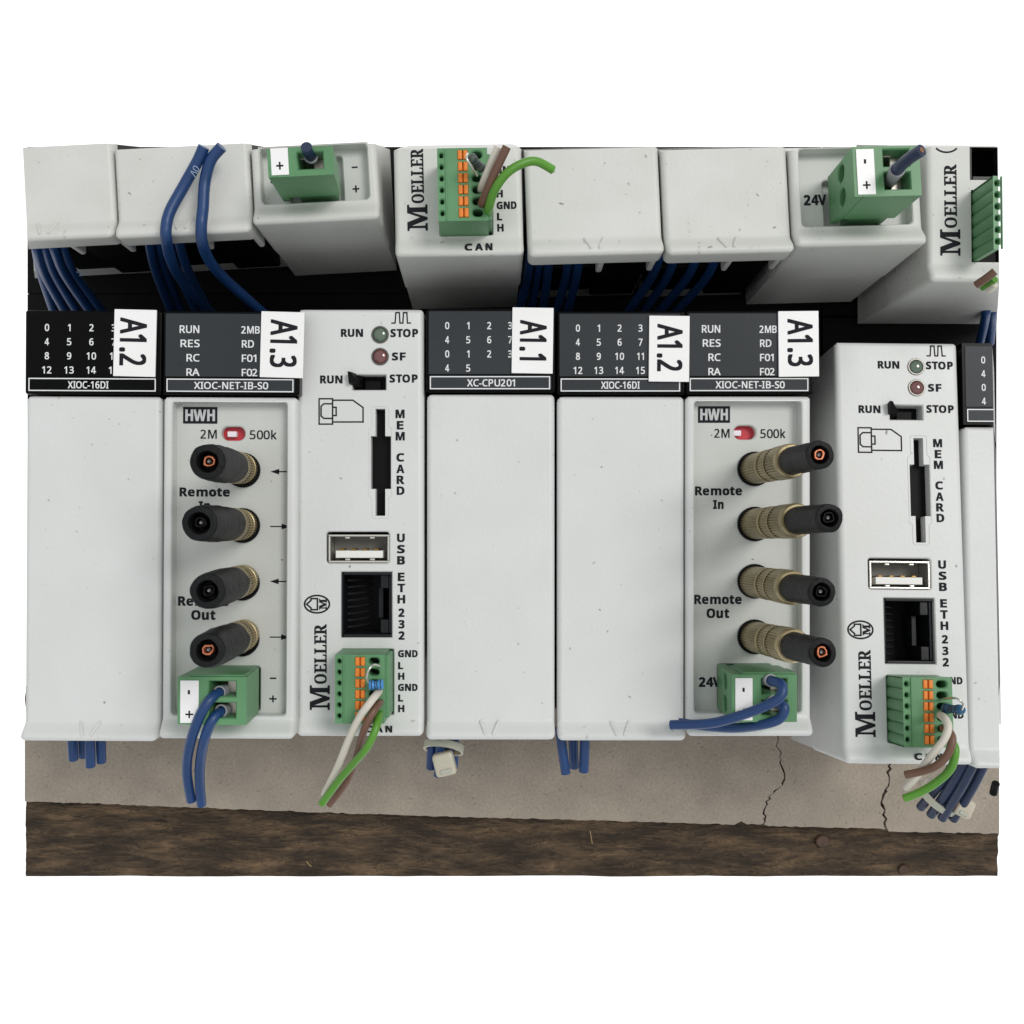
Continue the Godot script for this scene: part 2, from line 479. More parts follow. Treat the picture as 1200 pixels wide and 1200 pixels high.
# ------------------------------------------------------------------ fieldbus module with a sunk panel (drawn at 803..951 x 364..861)
const NET_REF := [803.0, 951.0, 364.0, 861.0]
func q(v: float, h: float) -> float: return 600.0 + (v - 600.0) * (EYE - h) / EYE
func net_module(label: String, pose: Dictionary, o := {}) -> Node3D:
	var t := thing("fieldbus_module", label, "plc module", "fieldbus modules with sunk front panels")
	frame(877.0, 615.0, 50.0, pose)
	var cut: bool = o.has("cut_top")
	var a := Acc.new()
	var rt: float = 468.0 if not cut else o.cut_top - 2.0
	shell(a, 803.5, 950.5, 464.0, 861.0, 24.0, 1.2, 2.4, [[X(812.5), X(940.5), Z(rt), Z(837.0), 1.0, 3.4, 0.15, false]], o)
	part(t, "housing", a, shellmat)
	a = Acc.new()
	var zt := Z(o.cut_top) - 0.4 if cut else Z(rt)
	var sw := [859.0, 887.0, 497.0, 516.5]
	# panel with pockets for the switch, four sockets and the power plug
	var pk := []
	if not cut: pk.append([X(q(858.5, -3.4)), X(q(887, -3.4)), Z(q(497.5, -3.4)), Z(q(516.5, -3.4)), 1.6, 2.2, 0.0, false])
	pk.append([X(q(840, -3.4)), X(q(905, -3.4)), Z(q(777, -3.4)), Z(q(832, -3.4)), 0.8, 3.0, 0.0, true])
	a.face(X(813), X(940), zt, Z(836), Y(-3.4), pk)
	part(t, "front_panel", a, M.panel)
	a = Acc.new()
	var H := -3.35
	if not cut:
		write(a, "2M", sans, q(837, H), q(855, H), q(502.5, H), q(513, H), H)
		write(a, "500k", sans, q(891, H), q(920.5, H), q(502.5, H), q(513.5, H), H)
		write(a, "Remote", sansb, q(814.5, H), q(869.5, H), q(570, H), q(580.5, H), H)
		write(a, "In", sansb, q(835.5, H), q(848, H), q(586, H), q(596.5, H), H)
		write(a, "Remote", sansb, q(813.5, H), q(869, H), q(697, H), q(708, H), H)
		write(a, "Out", sansb, q(828, H), q(854.5, H), q(713, H), q(724.5, H), H)
		for k in 4:
			var y: float = q([551.0, 615.0, 679.0, 744.0][k], H)
			var s := 1.0 if k % 2 else -1.0
			line(a, [[q(925 - s * 11, H), y], [q(925 + s * 4, H), y]], 1.4, H)
			a.tri(Vector3(X(q(925 + s * 11, H)), Y(H), Z(y)), Vector3(X(q(925 + s * 1.5, H)), Y(H), Z(y - 3.4)), Vector3(X(q(925 + s * 1.5, H)), Y(H), Z(y + 3.4)), Vector3.UP)
	write(a, "24V", sansb, q(819, H), q(845, H), q(793.5, H), q(805, H), H)
	line(a, [[q(914.5, H), q(792, H)], [q(921.5, H), q(792, H)]], 1.8, H)
	line(a, [[q(914, H), q(816, H)], [q(922, H), q(816, H)]], 1.8, H)
	line(a, [[q(918, H), q(812, H)], [q(918, H), q(820, H)]], 1.8, H + 0.02)
	part(t, "lettering", a, M.ink, 0)
	if not cut:
		a = Acc.new()
		a.slab(X(q(818, H)), X(q(855.5, H)), Z(q(476, H)), Z(q(495.5, H)), Y(-3.38), Y(-3.3), 0.1, 0.03)
		var lg := part(t, "logo_plate", a, M.ink)
		a = Acc.new()
		write(a, "HWH", sansb, q(820.5, H), q(853, H), q(479, H), q(492.5, H), -3.27)
		part(lg, "logo_lettering", a, M.print_grey, 0)
		a = Acc.new()
		a.slab(X(q(855, H)), X(q(890, H)), Z(q(494, H)), Z(q(520, H)), Y(-8), Y(-5.7), 0.2, 0.1)
		var r := part(t, "switch_base", a, M.red)
		a = Acc.new()
		var u: float = o.get("slide", 0.0)
		a.slab(X(q(859.5 + u, H)), X(q(869.5 + u, H)), Z(q(504, H)), Z(q(510.5, H)), Y(-5.8), Y(-4.2), 0.2, 0.15)
		part(r, "switch_slider", a, M.slider)
		for k in 4:
			a = Acc.new()
			var c := Vector3(X(q(884, H)), Y(-3.5), Z(q([549.5, 614.0, 681.0, 746.0][k], H)))
			a.lathe(c, Vector3.UP, [Vector2(0, 4.1), Vector2(0.9, 4.1), Vector2(1.1, 3.9), Vector2(1.1, 3.4), Vector2(0.2, 3.4), Vector2(0.2, 0.0)], 28)
			part(t, "socket_ring", a, M.black)
	a = Acc.new()
	rear(a, 803.5, 950.5, 464.0, 861.0, -24.25, -50.0, o)
	part(t, "rear_housing", a, shellmat)
	if not cut:
		head(t, 803.5, 953.0, 364.0, false, "XIOC-NET-IB-S0", 838.0, 919.0, [["RUN", 822, 843.5, 381.4, 390.4], ["RES", 823, 844, 398, 406.8], ["RC", 829.6, 844, 414.7, 423.5], ["RA", 829.6, 844, 431.5, 440.0], ["2MB", 889.3, 909.5, 382.0, 390.6], ["RD", 890, 903.3, 398.3, 407.0], ["F01", 890, 906, 415, 423.6], ["F02", 890, 907, 431.6, 440.2]])
		sticker(t, "A1.3", 911.0, 958.0, 365.5, 442.0, 921.0, 951.0, 374.5, 430.0, o.get("tagturn", 0.6))
	settle(t, pose)
	return t

# ------------------------------------------------------------------ controller with its ports (drawn at 348..496 x 362..862)
const CPU_REF := [348.0, 496.0, 362.0, 862.0]
func cpu_module(label: String, pose: Dictionary, o := {}) -> Node3D:
	var t := thing("controller_module", label, "plc module", "controller modules with ports on the front")
	frame(422.0, 612.0, 50.0, pose)
	var top: float = o.get("cut_top", 362.0)
	var right: float = o.get("x1", 496.0)
	var all: bool = not o.has("cut_top")
	var holes := []
	if all:
		holes.append([X(411), X(453), Z(438), Z(458.3), 0.1, 5.0, 0.0, false])          # mode switch
		for e in [[439.5, 451.0, 479.0, 511.0], [434.0, 457.7, 511.0, 573.0], [439.5, 451.0, 573.0, 604.5]]:      # card slot in three steps
			holes.append([X(e[0]), X(e[1]), Z(e[2]), Z(e[3]), 0.0, 3.0, 0.0, false, true])
		holes.append([X(380.5), X(457), Z(622), Z(661.5), 0.7, 8.0, 0.0, false])        # usb
	if top < 740.0: holes.append([X(398), X(minf(460, right)), Z(maxf(669, top)), Z(748.5), 0.02, 12.0, 0.0, false] + ([true] if right < 460.0 else []))          # network jack
	holes.append([X(399), X(minf(462.0, right)), Z(759.5), Z(839.0), 0.3 if right > 462.0 else 0.0, 8.0, 0.0, false] + ([true] if right < 460.0 else []))       # bus plug pocket
	var a := Acc.new()
	shell(a, 348.0, right, 362.0, 862.0, 27.0, 1.3, 1.4, holes, o)
	if all:
		var sl := [[439.5, 479], [451, 479], [451, 511], [457.7, 511], [457.7, 573], [451, 573], [451, 604.5], [439.5, 604.5], [439.5, 573], [434, 573], [434, 511], [439.5, 511]]
		for k in sl.size():
			var b := Vector3(X(sl[k][0]), Y(0), Z(sl[k][1]))
			var c := Vector3(X(sl[(k + 1) % 12][0]), Y(0), Z(sl[(k + 1) % 12][1]))
			var d := c - b
			a.quad(b, c, c - Vector3(0, 3.2, 0), b - Vector3(0, 3.2, 0), Vector3(-d.z, 0, d.x))
	part(t, "housing", a, shellmat)
	a = Acc.new()
	rear(a, 348.0, right, 362.0, 862.0, -27.25, -50.0, o)
	part(t, "rear_housing", a, shellmat)
	a = Acc.new()
	a.slab(X(398), X(minf(463, right)), Z(758.5), Z(840), Y(-7.6), Y(-7.2) if right > 460.0 else Y(-0.9), 0.1, 0.05)
	part(t, "plug_pocket", a, M.black)
	var I := 0.05
	a = Acc.new()
	if all:
		line(a, [[458, 378.6], [462.5, 378.6], [463.5, 366.3], [467.5, 366.3], [468.2, 378.6], [471.6, 378.6], [472.4, 366.3], [476.3, 366.3], [477, 378.6], [481.3, 378.6]], 1.6, I)
		for w in [["RUN", 399, 425, 385.5, 394.8], ["STOP", 457, 489.5, 385.5, 395.2], ["SF", 458.7, 475, 413, 422.5], ["RUN", 374.6, 401, 440, 449.4], ["STOP", 456, 489, 438.8, 448.4]]:
			write(a, w[0], sansb, w[1], w[2], w[3], w[4], I)
		var col := [["M", 485], ["E", 498.3], ["M", 511.2], ["C", 536], ["A", 549.5], ["R", 562.3], ["D", 575], ["U", 630.3], ["S", 643.5], ["B", 656.6], ["E", 676], ["T", 689], ["H", 702.2], ["2", 718], ["3", 731.5], ["2", 744.7]]
		for c in col:
			var xm: float = 468.3 + (c[1] - 485.0) * 0.007
			var w: float = {"M": 5.4, "E": 4.0, "T": 4.4, "2": 3.6, "3": 3.6}.get(c[0], 4.6)
			write(a, c[0], sansb, xm - w, xm + w, c[1] - 5.0, c[1] + 5.0, I)
	var lx := 466.0
	if right > 480.0:
		for c in [["GND", 766.0, 23.0], ["L", 780.0, 6.0], ["H", 792.5, 7.5], ["GND", 805.5, 23.0], ["L", 818.0, 6.0], ["H", 830.3, 7.5]]:
			write(a, c[0], sansb, lx, lx + c[2], c[1] - 4.2, c[1] + 4.2, I)
		write(a, "C", sansb, 428, 437, 849, 857, 1.46); write(a, "A", sansb, 440, 449, 849, 857, 1.46); write(a, "N", sansb, 452, 460, 849, 857, 1.46)
	part(t, "lettering", a, M.ink, 0)
	a = Acc.new()
	write(a, "M", serifb, 362.5, 386, 803, 832, I, -90)
	write(a, "OELLER", serifb, 367.8, 382.4, maxf(731.5, top), 801.5, I, -90)
	if top < 720.0:
		var el := []
		for k in 33:
			if 708.0 + 10.2 * sin(TAU * k / 32) > top: el.append([371.0 + 14.6 * cos(TAU * k / 32), 708.0 + 10.2 * sin(TAU * k / 32)])
		line(a, el, 2.0, I)
	if all:
		line(a, [[358.8, 708], [364.0, 703.6], [364.0, 701.5], [371.5, 701.5], [371.5, 714.5], [364.0, 714.5], [364.0, 712.4]], 1.9, I, true)
		write(a, "M", serifb, 373.4, 382.6, 701.5, 714.5, I, -90)
	part(t, "maker_lettering", a, M.ink, 0)
	if all:
		a = Acc.new()   # memory card pictogram
		line(a, [[373.5, 467.3], [389.3, 467.3], [389.3, 497], [373.5, 497]], 1.7, I, true)
		line(a, [[389.3, 469], [413, 469], [425, 477.6], [425, 494.5], [389.3, 494.5]], 1.7, I)
		line(a, [[389.3, 473.2], [379, 473.2], [375.8, 476.2], [375.8, 487.3], [379, 490.3], [389.3, 490.3]], 1.7, I + 0.01)
		line(a, [[389.3, 477.3], [393.5, 477.3], [393.5, 487], [389.3, 487]], 1.7, I + 0.02)
		part(t, "card_pictogram", a, M.ink, 0)
		a = Acc.new()   # raised rim round the card slot
		var pts := PackedVector3Array()
		for p in [[436.0, 478], [438.0, 476.2], [453.5, 476.2], [455.5, 478], [455.5, 499.5], [458.8, 502.5], [458.8, 580.5], [455.5, 583.5], [455.5, 605], [453.5, 607], [438, 607], [436.0, 605], [436.0, 583.5], [432.2, 580.5], [432.2, 502.5], [436.0, 499.5], [436.0, 478]]:
			pts.append(Vector3(X(p[0]), Y(-0.02), Z(p[1])))
		a.tube(pts, 0.14, 6, false)
		part(t, "slot_rim", a, shellmat)
		a = Acc.new()
		a.slab(X(433), X(458.5), Z(478), Z(605.5), Y(-7), Y(-3.0), 0.1, 0.0)
		part(t, "card_slot", a, M.black)
		for k in 2:
			a = Acc.new()
			var c := Vector3(X(445), Y(0), Z([392.3, 418.0][k]))
			a.lathe(c, Vector3.UP, [Vector2(0.0, 2.05), Vector2(0.2, 2.05), Vector2(0.3, 1.95), Vector2(0.3, 1.72), Vector2(0.02, 1.66)], 28)
			var led := part(t, "indicator_light", a, M.chrome)
			a = Acc.new()
			var pf := []
			for j in 7:
				var an := deg_to_rad(j * 15.0)
				pf.append(Vector2(0.02 + 0.75 * sin(an), 1.66 * cos(an)))
			a.lathe(c, Vector3.UP, pf, 24)
			part(led, "lens", a, M.led_green if k == 0 else M.led_red, 60, "dull green lens" if k == 0 else "dull red lens")
		a = Acc.new()
		a.slab(X(409), X(455), Z(436), Z(460), Y(-8), Y(-4.2), 0.1, 0.0)
		a.slab(X(425), X(444), Z(444), Z(456), Y(-4.3), Y(-3.0), 0.1, 0.2)
		var sw := part(t, "mode_switch", a, M.black)
		a = Acc.new()
		var s0 := PackedVector3Array([Vector3(X(411.5), Y(-4.5), Z(439)), Vector3(X(424), Y(-4.5), Z(439)), Vector3(X(424), Y(-4.5), Z(454)), Vector3(X(411.5), Y(-4.5), Z(454))])
		var s1 := PackedVector3Array([Vector3(X(408.5), Y(2.4), Z(436.5)), Vector3(X(411.8), Y(2.4), Z(437)), Vector3(X(420), Y(1.2), Z(448.5)), Vector3(X(409.5), Y(1.6), Z(450))])
		a.loft([s0, s1])
		part(sw, "switch_lever", a, M.black, 20)
		usb(t)
	if top < 740.0:
		jack(t, top, right, all)
	settle(t, pose)
	return t
func usb(t: Node3D):
	var a := Acc.new()
	a.slab(X(378), X(459), Z(620), Z(664), Y(-10), Y(-7.4), 0.1, 0.0)
	part(t, "port_recess", a, M.black)
	a = Acc.new()     # folded steel shell, open to the front
	var x0 := X(384)
	var x1 := X(455.5)
	var z0 := Z(626.5)
	var z1 := Z(659.5)
	a.slab(x0, x1, z0, z0 + 0.45, Y(-7.4), Y(-0.5), 0.05, 0.1)
	a.slab(x0, x1, z1 - 0.45, z1, Y(-7.4), Y(-0.5), 0.05, 0.1)
	a.slab(x0, x0 + 0.45, z0 + 0.46, z1 - 0.46, Y(-7.4), Y(-0.5), 0.05, 0.1)
	a.slab(x1 - 0.45, x1, z0 + 0.46, z1 - 0.46, Y(-7.4), Y(-0.5), 0.05, 0.1)
	for k in 2:
		a.slab(X(403 + 29 * k), X(409 + 29 * k), z0 + 0.46, z0 + 1.0, Y(-3.2), Y(-1.0), 0.05, 0.2)
		a.slab(X(403 + 29 * k), X(409 + 29 * k), z1 - 1.0, z1 - 0.46, Y(-3.2), Y(-1.0), 0.05, 0.2)
	var u := part(t, "usb_port", a, M.steel)
	a = Acc.new()
	a.slab(X(392), X(447.5), Z(645.5), Z(654), Y(-7.4), Y(-1.0), 0.05, 0.15)
	part(u, "tongue", a, M.tongue)
	a = Acc.new()
	for k in 4: a.slab(X(396 + 13.4 * k), X(401.5 + 13.4 * k), Z(643.3), Z(645.4), Y(-7.3), Y(-1.8), 0.03, 0.1)
	part(u, "contact", a, M.gold)
	a = Acc.new()
	a.slab(X(386.5), X(453), Z(629), Z(657), Y(-7.39), Y(-6.6), 0.05, 0.0)
	part(u, "port_floor", a, M.grey_plastic)
func jack(t: Node3D, top: float, right: float, all: bool):
	var x1 := minf(460.0, right)
	var z0 := maxf(669.0, top)
	var a := Acc.new()
	a.slab(X(397), X(461) if all else X(right) + 4.0, Z(z0) - (0.0 if all else 3.0), Z(749.5), Y(-14), Y(-11.2), 0.1, 0.0)
	var j := part(t, "network_jack", a, M.black)
	a = Acc.new()    # moulded frame with the latch notch
	var f := 0.35
	a.slab(X(398) + 0.05, X(401.5), Z(z0) + 0.05, Z(748.5) - 0.05, Y(-11.2), Y(-f), 0.1, 0.15)
	if all: a.slab(X(402), X(x1) - 0.05, Z(669) + 0.05, Z(674.0), Y(-11.2), Y(-f - 0.05), 0.1, 0.15)
	a.slab(X(402), X(x1) - 0.05, Z(743.5), Z(748.5) - 0.05, Y(-11.2), Y(-f - 0.05), 0.1, 0.15)
	if all:
		a.slab(X(454.5), X(x1) - 0.05, Z(674.3), Z(743), Y(-11.2), Y(-f - 1.0), 0.1, 0.15)
		a.slab(X(444.5), X(454), Z(674.3), Z(690), Y(-11.2), Y(-f - 1.3), 0.1, 0.15)
		a.slab(X(444.5), X(454), Z(727), Z(743), Y(-11.2), Y(-f - 1.3), 0.1, 0.15)
		a.slab(X(440), X(446), Z(690.4), Z(726.5), Y(-11.2), Y(-5.0), 0.1, 0.15)
	part(j, "jack_frame", a, M.jack)
	if all:
		for k in 8:
			a = Acc.new()
			var z := lerpf(681, 736, k / 7.0)
			a.tube(PackedVector3Array([Vector3(X(405), Y(-2.5), Z(z)), Vector3(X(412), Y(-3.5), Z(z)), Vector3(X(428), Y(-10.5), Z(z))]), 0.22, 6)
			part(j, "contact", a, M.contact)

# ------------------------------------------------------------------ green bus plug with six spring terminals (drawn on the controller)
func bus_plug(label: String, pose: Dictionary, o := {}) -> Node3D:
	var t := thing("bus_plug", label, "connector", "green spring terminal plugs")
	frame(427.0, 801.0, 3.0, pose)
	var H := 10.5
	var cut: float = o.get("x1", 9999.0)
	var x1 := minf(456.0, cut)
	var x0 := 400.5
	var z0: float = maxf(760.5, o.get("cut_top", 0.0))
	var z1 := 838.0
	var holes := []
	for k in 6:
		var z := 768.0 + k * 12.3
		holes.append([X(401.6), X(408.4), Z(z - 3.9), Z(z + 3.9), 0.6, 6.0, 0.0, true])
		if x1 > 450.0:
			holes.append([X(437.2), X(451.5), Z(z - 5.2), Z(z + 5.2), 0.85, 7.0, 0.1, true])
		if x1 > 436.0:
			holes.append([X(423), X(434.5), Z(z - 5.3), Z(z + 5.3), 0.05, 3.0, 0.0, true])
	var a := Acc.new()
	a.face(X(x0), X(x1), Z(z0), Z(z1), Y(H), holes)
	for s in [[Vector3(X(x0), 0, Z(z0)), Vector3(X(x1), 0, Z(z0)), Vector3(0, 0, -1)], [Vector3(X(x1), 0, Z(z0)), Vector3(X(x1), 0, Z(z1)), Vector3(1, 0, 0)], [Vector3(X(x0), 0, Z(z1)), Vector3(X(x1), 0, Z(z1)), Vector3(0, 0, 1)]]:
		var up := Vector3(0, Y(H), 0)
		a.quad(s[0], s[1], s[1] + up, s[0] + up, s[2])
	for k in 6:     # scalloped left flank
		var pts := []
		for e in 7:
			var an := PI * e / 6.0
			pts.append(Vector2(X(x0) + 0.55 - 0.55 * sin(an) * 1.0, Z(lerpf(z0, z1, (k + (1 - cos(an)) * 0.5) / 6.0))))
		for e in 6:
			a.quad(Vector3(pts[e].x, 0, pts[e].y), Vector3(pts[e + 1].x, 0, pts[e + 1].y), Vector3(pts[e + 1].x, Y(H) - 0.01, pts[e + 1].y), Vector3(pts[e].x, Y(H) - 0.01, pts[e].y), Vector3(-1, 0, 0))
	a.slab(X(minf(456.3, cut) - 2.0), X(minf(460.0, cut)), Z(z0 + 2), Z(z1 - 4), 0.0, Y(H - 2.5), 0.2, 0.3)
	part(t, "plug_body", a, M.green)
	a = Acc.new()
	a.slab(X(409.2), X(410.6), Z(z0 + 0.5), Z(z1 - 0.5), Y(H - 0.3), Y(H + 0.28), 0.05, 0.1)
	part(t, "ridge", a, M.green)
	if x1 > 436.0:
		for k in 6:
			var z := 768.0 + k * 12.3
			a = Acc.new()
			a.slab(X(423.2), X(428.2), Z(z - 4.9), Z(z + 4.9), Y(H - 3.0), Y(H + 0.35), 0.15, 0.25)
			a.slab(X(429.4), X(434.3), Z(z - 4.9), Z(z + 4.9), Y(H - 3.0), Y(H + 0.35), 0.15, 0.25)
			a.slab(X(428.25), X(429.35), Z(z - 3.2), Z(z + 3.2), Y(H - 3.0), Y(H - 0.25), 0.05, 0.1)
			part(t, "release_lever", a, M.orange)
	settle(t, pose)
	return t

# ------------------------------------------------------------------ green two pole power plug (drawn on the right hand fieldbus module)
func power_plug(label: String, pose: Dictionary, o := {}) -> Node3D:
	var t := thing("power_plug", label, "connector", "green two pole screw terminal plugs")
	frame(872.0, 804.0, 6.4, pose)
	var H := 15.5
	var x0 := 852.0
	var x1 := 914.0
	var z0: float = maxf(779.0, o.get("cut_top", 0.0) + 27.0)
	var z1 := 831.5
	var holes := []
	for k in 2:
		var z: float = 782.5 + 23.5 * k
		if z > z0: holes.append([X(874), X(904), Z(z), Z(z + 19.5), 0.05, 9.0, 0.4, true])
	var a := Acc.new()
	a.face(X(x0), X(x1), Z(z0), Z(z1), Y(H), holes)
	var lo := PackedVector3Array([Vector3(X(x0 + 10), 0, Z(z0 + 1)), Vector3(X(x1 - 9), 0, Z(z0 + 1)), Vector3(X(x1 - 9), 0, Z(z1 - 2)), Vector3(X(x0 + 10), 0, Z(z1 - 2))])
	var lo2 := PackedVector3Array([Vector3(X(x0 + 10), Y(1), Z(z0 + 1)), Vector3(X(x1 - 9), Y(1), Z(z0 + 1)), Vector3(X(x1 - 9), Y(1), Z(z1 - 2)), Vector3(X(x0 + 10), Y(1), Z(z1 - 2))])
	var mi := PackedVector3Array([Vector3(X(x0), Y(1.01), Z(z0)), Vector3(X(x1 - 3), Y(1.01), Z(z0)), Vector3(X(x1 - 3), Y(1.01), Z(z1)), Vector3(X(x0), Y(1.01), Z(z1))])
	var hi := PackedVector3Array([Vector3(X(x0), Y(H), Z(z0)), Vector3(X(x1), Y(H), Z(z0)), Vector3(X(x1), Y(H), Z(z1)), Vector3(X(x0), Y(H), Z(z1))])
	a.loft([lo, lo2, mi, hi], true, false)
	if not o.has("cut_top"): a.slab(X(x0 + 2), X(x1 - 2), Z(z0 - 2.5), Z(z0 + 0.2), Y(H - 6.0), Y(H - 0.2), 0.1, 0.3)
	part(t, "plug_body", a, M.green, 20)
	a = Acc.new()
	a.slab(X(846.0), X(865.0), Z(maxf(783, z0)), Z(829.5), Y(H), Y(H + 0.2), 0.05, 0.05)
	var l := part(t, "label_sticker", a, M.paper)
	a = Acc.new()
	if z0 < 783.0: line(a, [[855, 793.5], [855, 798]], 2.4, H + 0.24)
	line(a, [[851.5, 820], [859.5, 820]], 1.8, H + 0.24)
	line(a, [[855.5, 816], [855.5, 824]], 1.8, H + 0.25)
	part(l, "lettering", a, M.ink, 0)
	for k in 2:
		var z: float = 782.5 + 23.5 * k
		if z < z0: continue
		a = Acc.new()
		a.slab(X(889), X(902), Z(z + 1.5), Z(z + 18), Y(H - 9), Y(H - 4.2), 0.1, 0.3)
		a.slab(X(875), X(889), Z(z + 1.5), Z(z + 3.5), Y(H - 9), Y(H - 3.0), 0.1, 0.1)
		part(t, "clamp", a, M.clamp)
	a = Acc.new()    # left flank with two round screw holes
	var hol := []
	var hz := []
	for k in 2:
		var zc: float = 793.0 + 25.0 * k
		if zc < z0 + 9.0: continue
		hz.append(zc)
		hol.append([Y(4.6), Y(9.8), Z(zc) - 2.1, Z(zc) + 2.1, 2.1, 1.5, 0.0, false])
	a.face(Y(-2.0), Y(H - 0.03), Z(z0 + 0.3), Z(z1 - 0.3), 0.0, hol)
	var xf := X(x0) - 1.9
	for k in a.v.size(): a.v[k] = Vector3(xf - a.v[k].y, a.v[k].x, a.v[k].z)
	var fa := [Vector3(xf, Y(-2.0), Z(z0 + 0.3)), Vector3(xf, Y(H - 0.03), Z(z0 + 0.3)), Vector3(xf, Y(H - 0.03), Z(z1 - 0.3)), Vector3(xf, Y(-2.0), Z(z1 - 0.3))]
	for k in 4:
		var b: Vector3 = fa[k]
		var c: Vector3 = fa[(k + 1) % 4]
		a.quad(b, c, c + Vector3(1.85, 0, 0), b + Vector3(1.85, 0, 0), (b + c) * 0.5 - (fa[0] + fa[2]) * 0.5)
	var ho := part(t, "plug_flank", a, M.green)
	for zc in hz:
		a = Acc.new()
		a.lathe(Vector3(X(x0) - 0.4, Y(7.2), Z(zc)), Vector3.LEFT, [Vector2(0, 2.2), Vector2(0.05, 0.0)], 20)
		part(ho, "screw", a, M.screw)
	settle(t, pose)
	return t

# ------------------------------------------------------------------ fibre plug: knurled sleeve, rubber boot, cut core
func fibre_plug(label: String, base: Vector3, tip: Vector3, copper: bool, boot_from: float, fat: float, seed_n: int):
	var t := thing("fibre_plug", label, "connector", "knurled fibre plugs with rubber boots")
	t.position = base * 0.001
	var d := (tip - base).normalized()
	var L := (tip - base).length()
	var o := Vector3.ZERO
	var a := Acc.new()
	var s := boot_from
	var pf := []
	for e in [[0.0, 3.3], [0.6, 3.62], [s * 0.44, 3.6]]: pf.append(Vector2(e[0], e[1]))
	a.lathe(o, d, pf, 72, 0.085)
	a.lathe(o, d, [Vector2(s * 0.44, 3.66), Vector2(s * 0.45, 3.3), Vector2(s * 0.475, 3.3), Vector2(s * 0.48, 3.62)], 44)
	a.lathe(o, d, [Vector2(s * 0.48, 3.62), Vector2(s * 0.66, 3.62)], 72, 0.085)
	a.lathe(o, d, [Vector2(s * 0.66, 3.62), Vector2(s * 0.67, 3.3), Vector2(s * 0.69, 3.3), Vector2(s * 0.70, 3.72)], 44)
	a.lathe(o, d, [Vector2(s * 0.70, 3.72), Vector2(s * 0.95, 3.72)], 72, 0.085)
	a.lathe(o, d, [Vector2(s * 0.95, 3.7), Vector2(s * 0.985, 3.62), Vector2(s * 1.0, 3.35), Vector2(s * 1.0, 2.9)], 44)
	part(t, "knurled_sleeve", a, M.brass, 25)
	a = Acc.new()
	var rb := 3.18 * fat
	var n := FastNoiseLite.new()
	n.seed = seed_n; n.frequency = 0.25
	var prof := []
	prof.append(Vector2(s * 0.9, rb * 0.98))
	for k in 12:
		var f := k / 11.0
		prof.append(Vector2(lerpf(s * 1.0, L - 0.5, f), rb * (1.0 - 0.05 * f + 0.012 * n.get_noise_1d(f * 16.0) + (0.09 * sin(f * PI * 0.9) if fat > 1.0 else 0.0))))
	prof.append_array([Vector2(L - 0.1, rb * 0.93), Vector2(L, rb * 0.87), Vector2(L + 0.05, rb * 0.62), Vector2(L - 0.4, rb * 0.57), Vector2(L - 5.0, rb * 0.52), Vector2(L - 5.0, 0)])
	a.lathe(o, d, prof, 36)
	for i in a.v.size():   # cut rubber is never quite round
		var w := n.get_noise_3dv(a.v[i] * 1.2) * 0.22
		var ax_p := d * a.v[i].dot(d)
		a.v[i] += (a.v[i] - ax_p).normalized() * w if (a.v[i] - ax_p).length() > 1.0 else Vector3.ZERO
	part(t, "rubber_boot", a, M.rubber, 50)
	a = Acc.new()
	var c := o + d * (L - 4.8) + Vector3(0.1, 0, -0.1)
	a.lathe(c, d, [Vector2(0, 1.1), Vector2(4.0, 1.15), Vector2(4.1, 1.1), Vector2(4.1, 0.82), Vector2(2.8, 0.7)], 9 if copper else 18)
	for i in a.v.size(): a.v[i] += Vector3(n.get_noise_3dv(a.v[i] * 2.5), 0, n.get_noise_3dv(a.v[i] * 2.5 + Vector3(40, 0, 0))) * 0.45
	var k := part(t, "fibre_core", a, M.copper if copper else M.black, 30)
	a = Acc.new()
	a.lathe(c, d, [Vector2(2.5, 0.55), Vector2(3.6, 0.5), Vector2(3.8, 0.3), Vector2(3.7, 0.0)], 7)
	part(k, "fibre_end", a, M.dark_steel, 20)

# ------------------------------------------------------------------ wires
func smooth(pts: Array, n := 7) -> PackedVector3Array:
	var out := PackedVector3Array()
	for i in pts.size() - 1:
		var p0: Vector3 = pts[maxi(i - 1, 0)]
		var p3: Vector3 = pts[mini(i + 2, pts.size() - 1)]
		for k in n: out.append((pts[i] as Vector3).cubic_interpolate(pts[i + 1], p0, p3, float(k) / n))
	out.append(pts[-1])
	return out
func wire(called: String, label: String, group: String, mat: Material, pts: Array, r: float, core := true, ferrule := 0.0):
	var t := thing(called, label, "wire", group)
	var w := []
	for p in pts: w.append(P(p[0], p[1], p[2]))
	var base: Vector3 = w[0]
	t.position = base * 0.001
	for i in w.size(): w[i] -= base
	var path := smooth(w)
	var a := Acc.new()
	a.tube(path, r, 14)
	part(t, "insulation", a, mat, 60)
	if core:
		a = Acc.new()
		var e := path[-1]
		var d := (e - path[-2]).normalized()
		a.tube(PackedVector3Array([e - d * 0.3, e + d * 0.12]), r * 0.5, 7)
		part(t, "copper_strands", a, M.copper_dull)
	if ferrule > 0.0:
		a = Acc.new()
		var d := (path[4] - path[0]).normalized()
		a.lathe(Vector3.ZERO, d, [Vector2(-0.3, r * 0.7), Vector2(0.4, r * 1.0), Vector2(ferrule * 0.7, r * 1.18), Vector2(ferrule, r * 1.32), Vector2(ferrule, r * 1.0)], 18)
		a.lathe(Vector3.ZERO, d, [Vector2(-4.0, 0.0), Vector2(-4.0, r * 0.55), Vector2(-0.3, r * 0.55)], 12)
		part(t, "ferrule", a, M.ferrule)
	return t
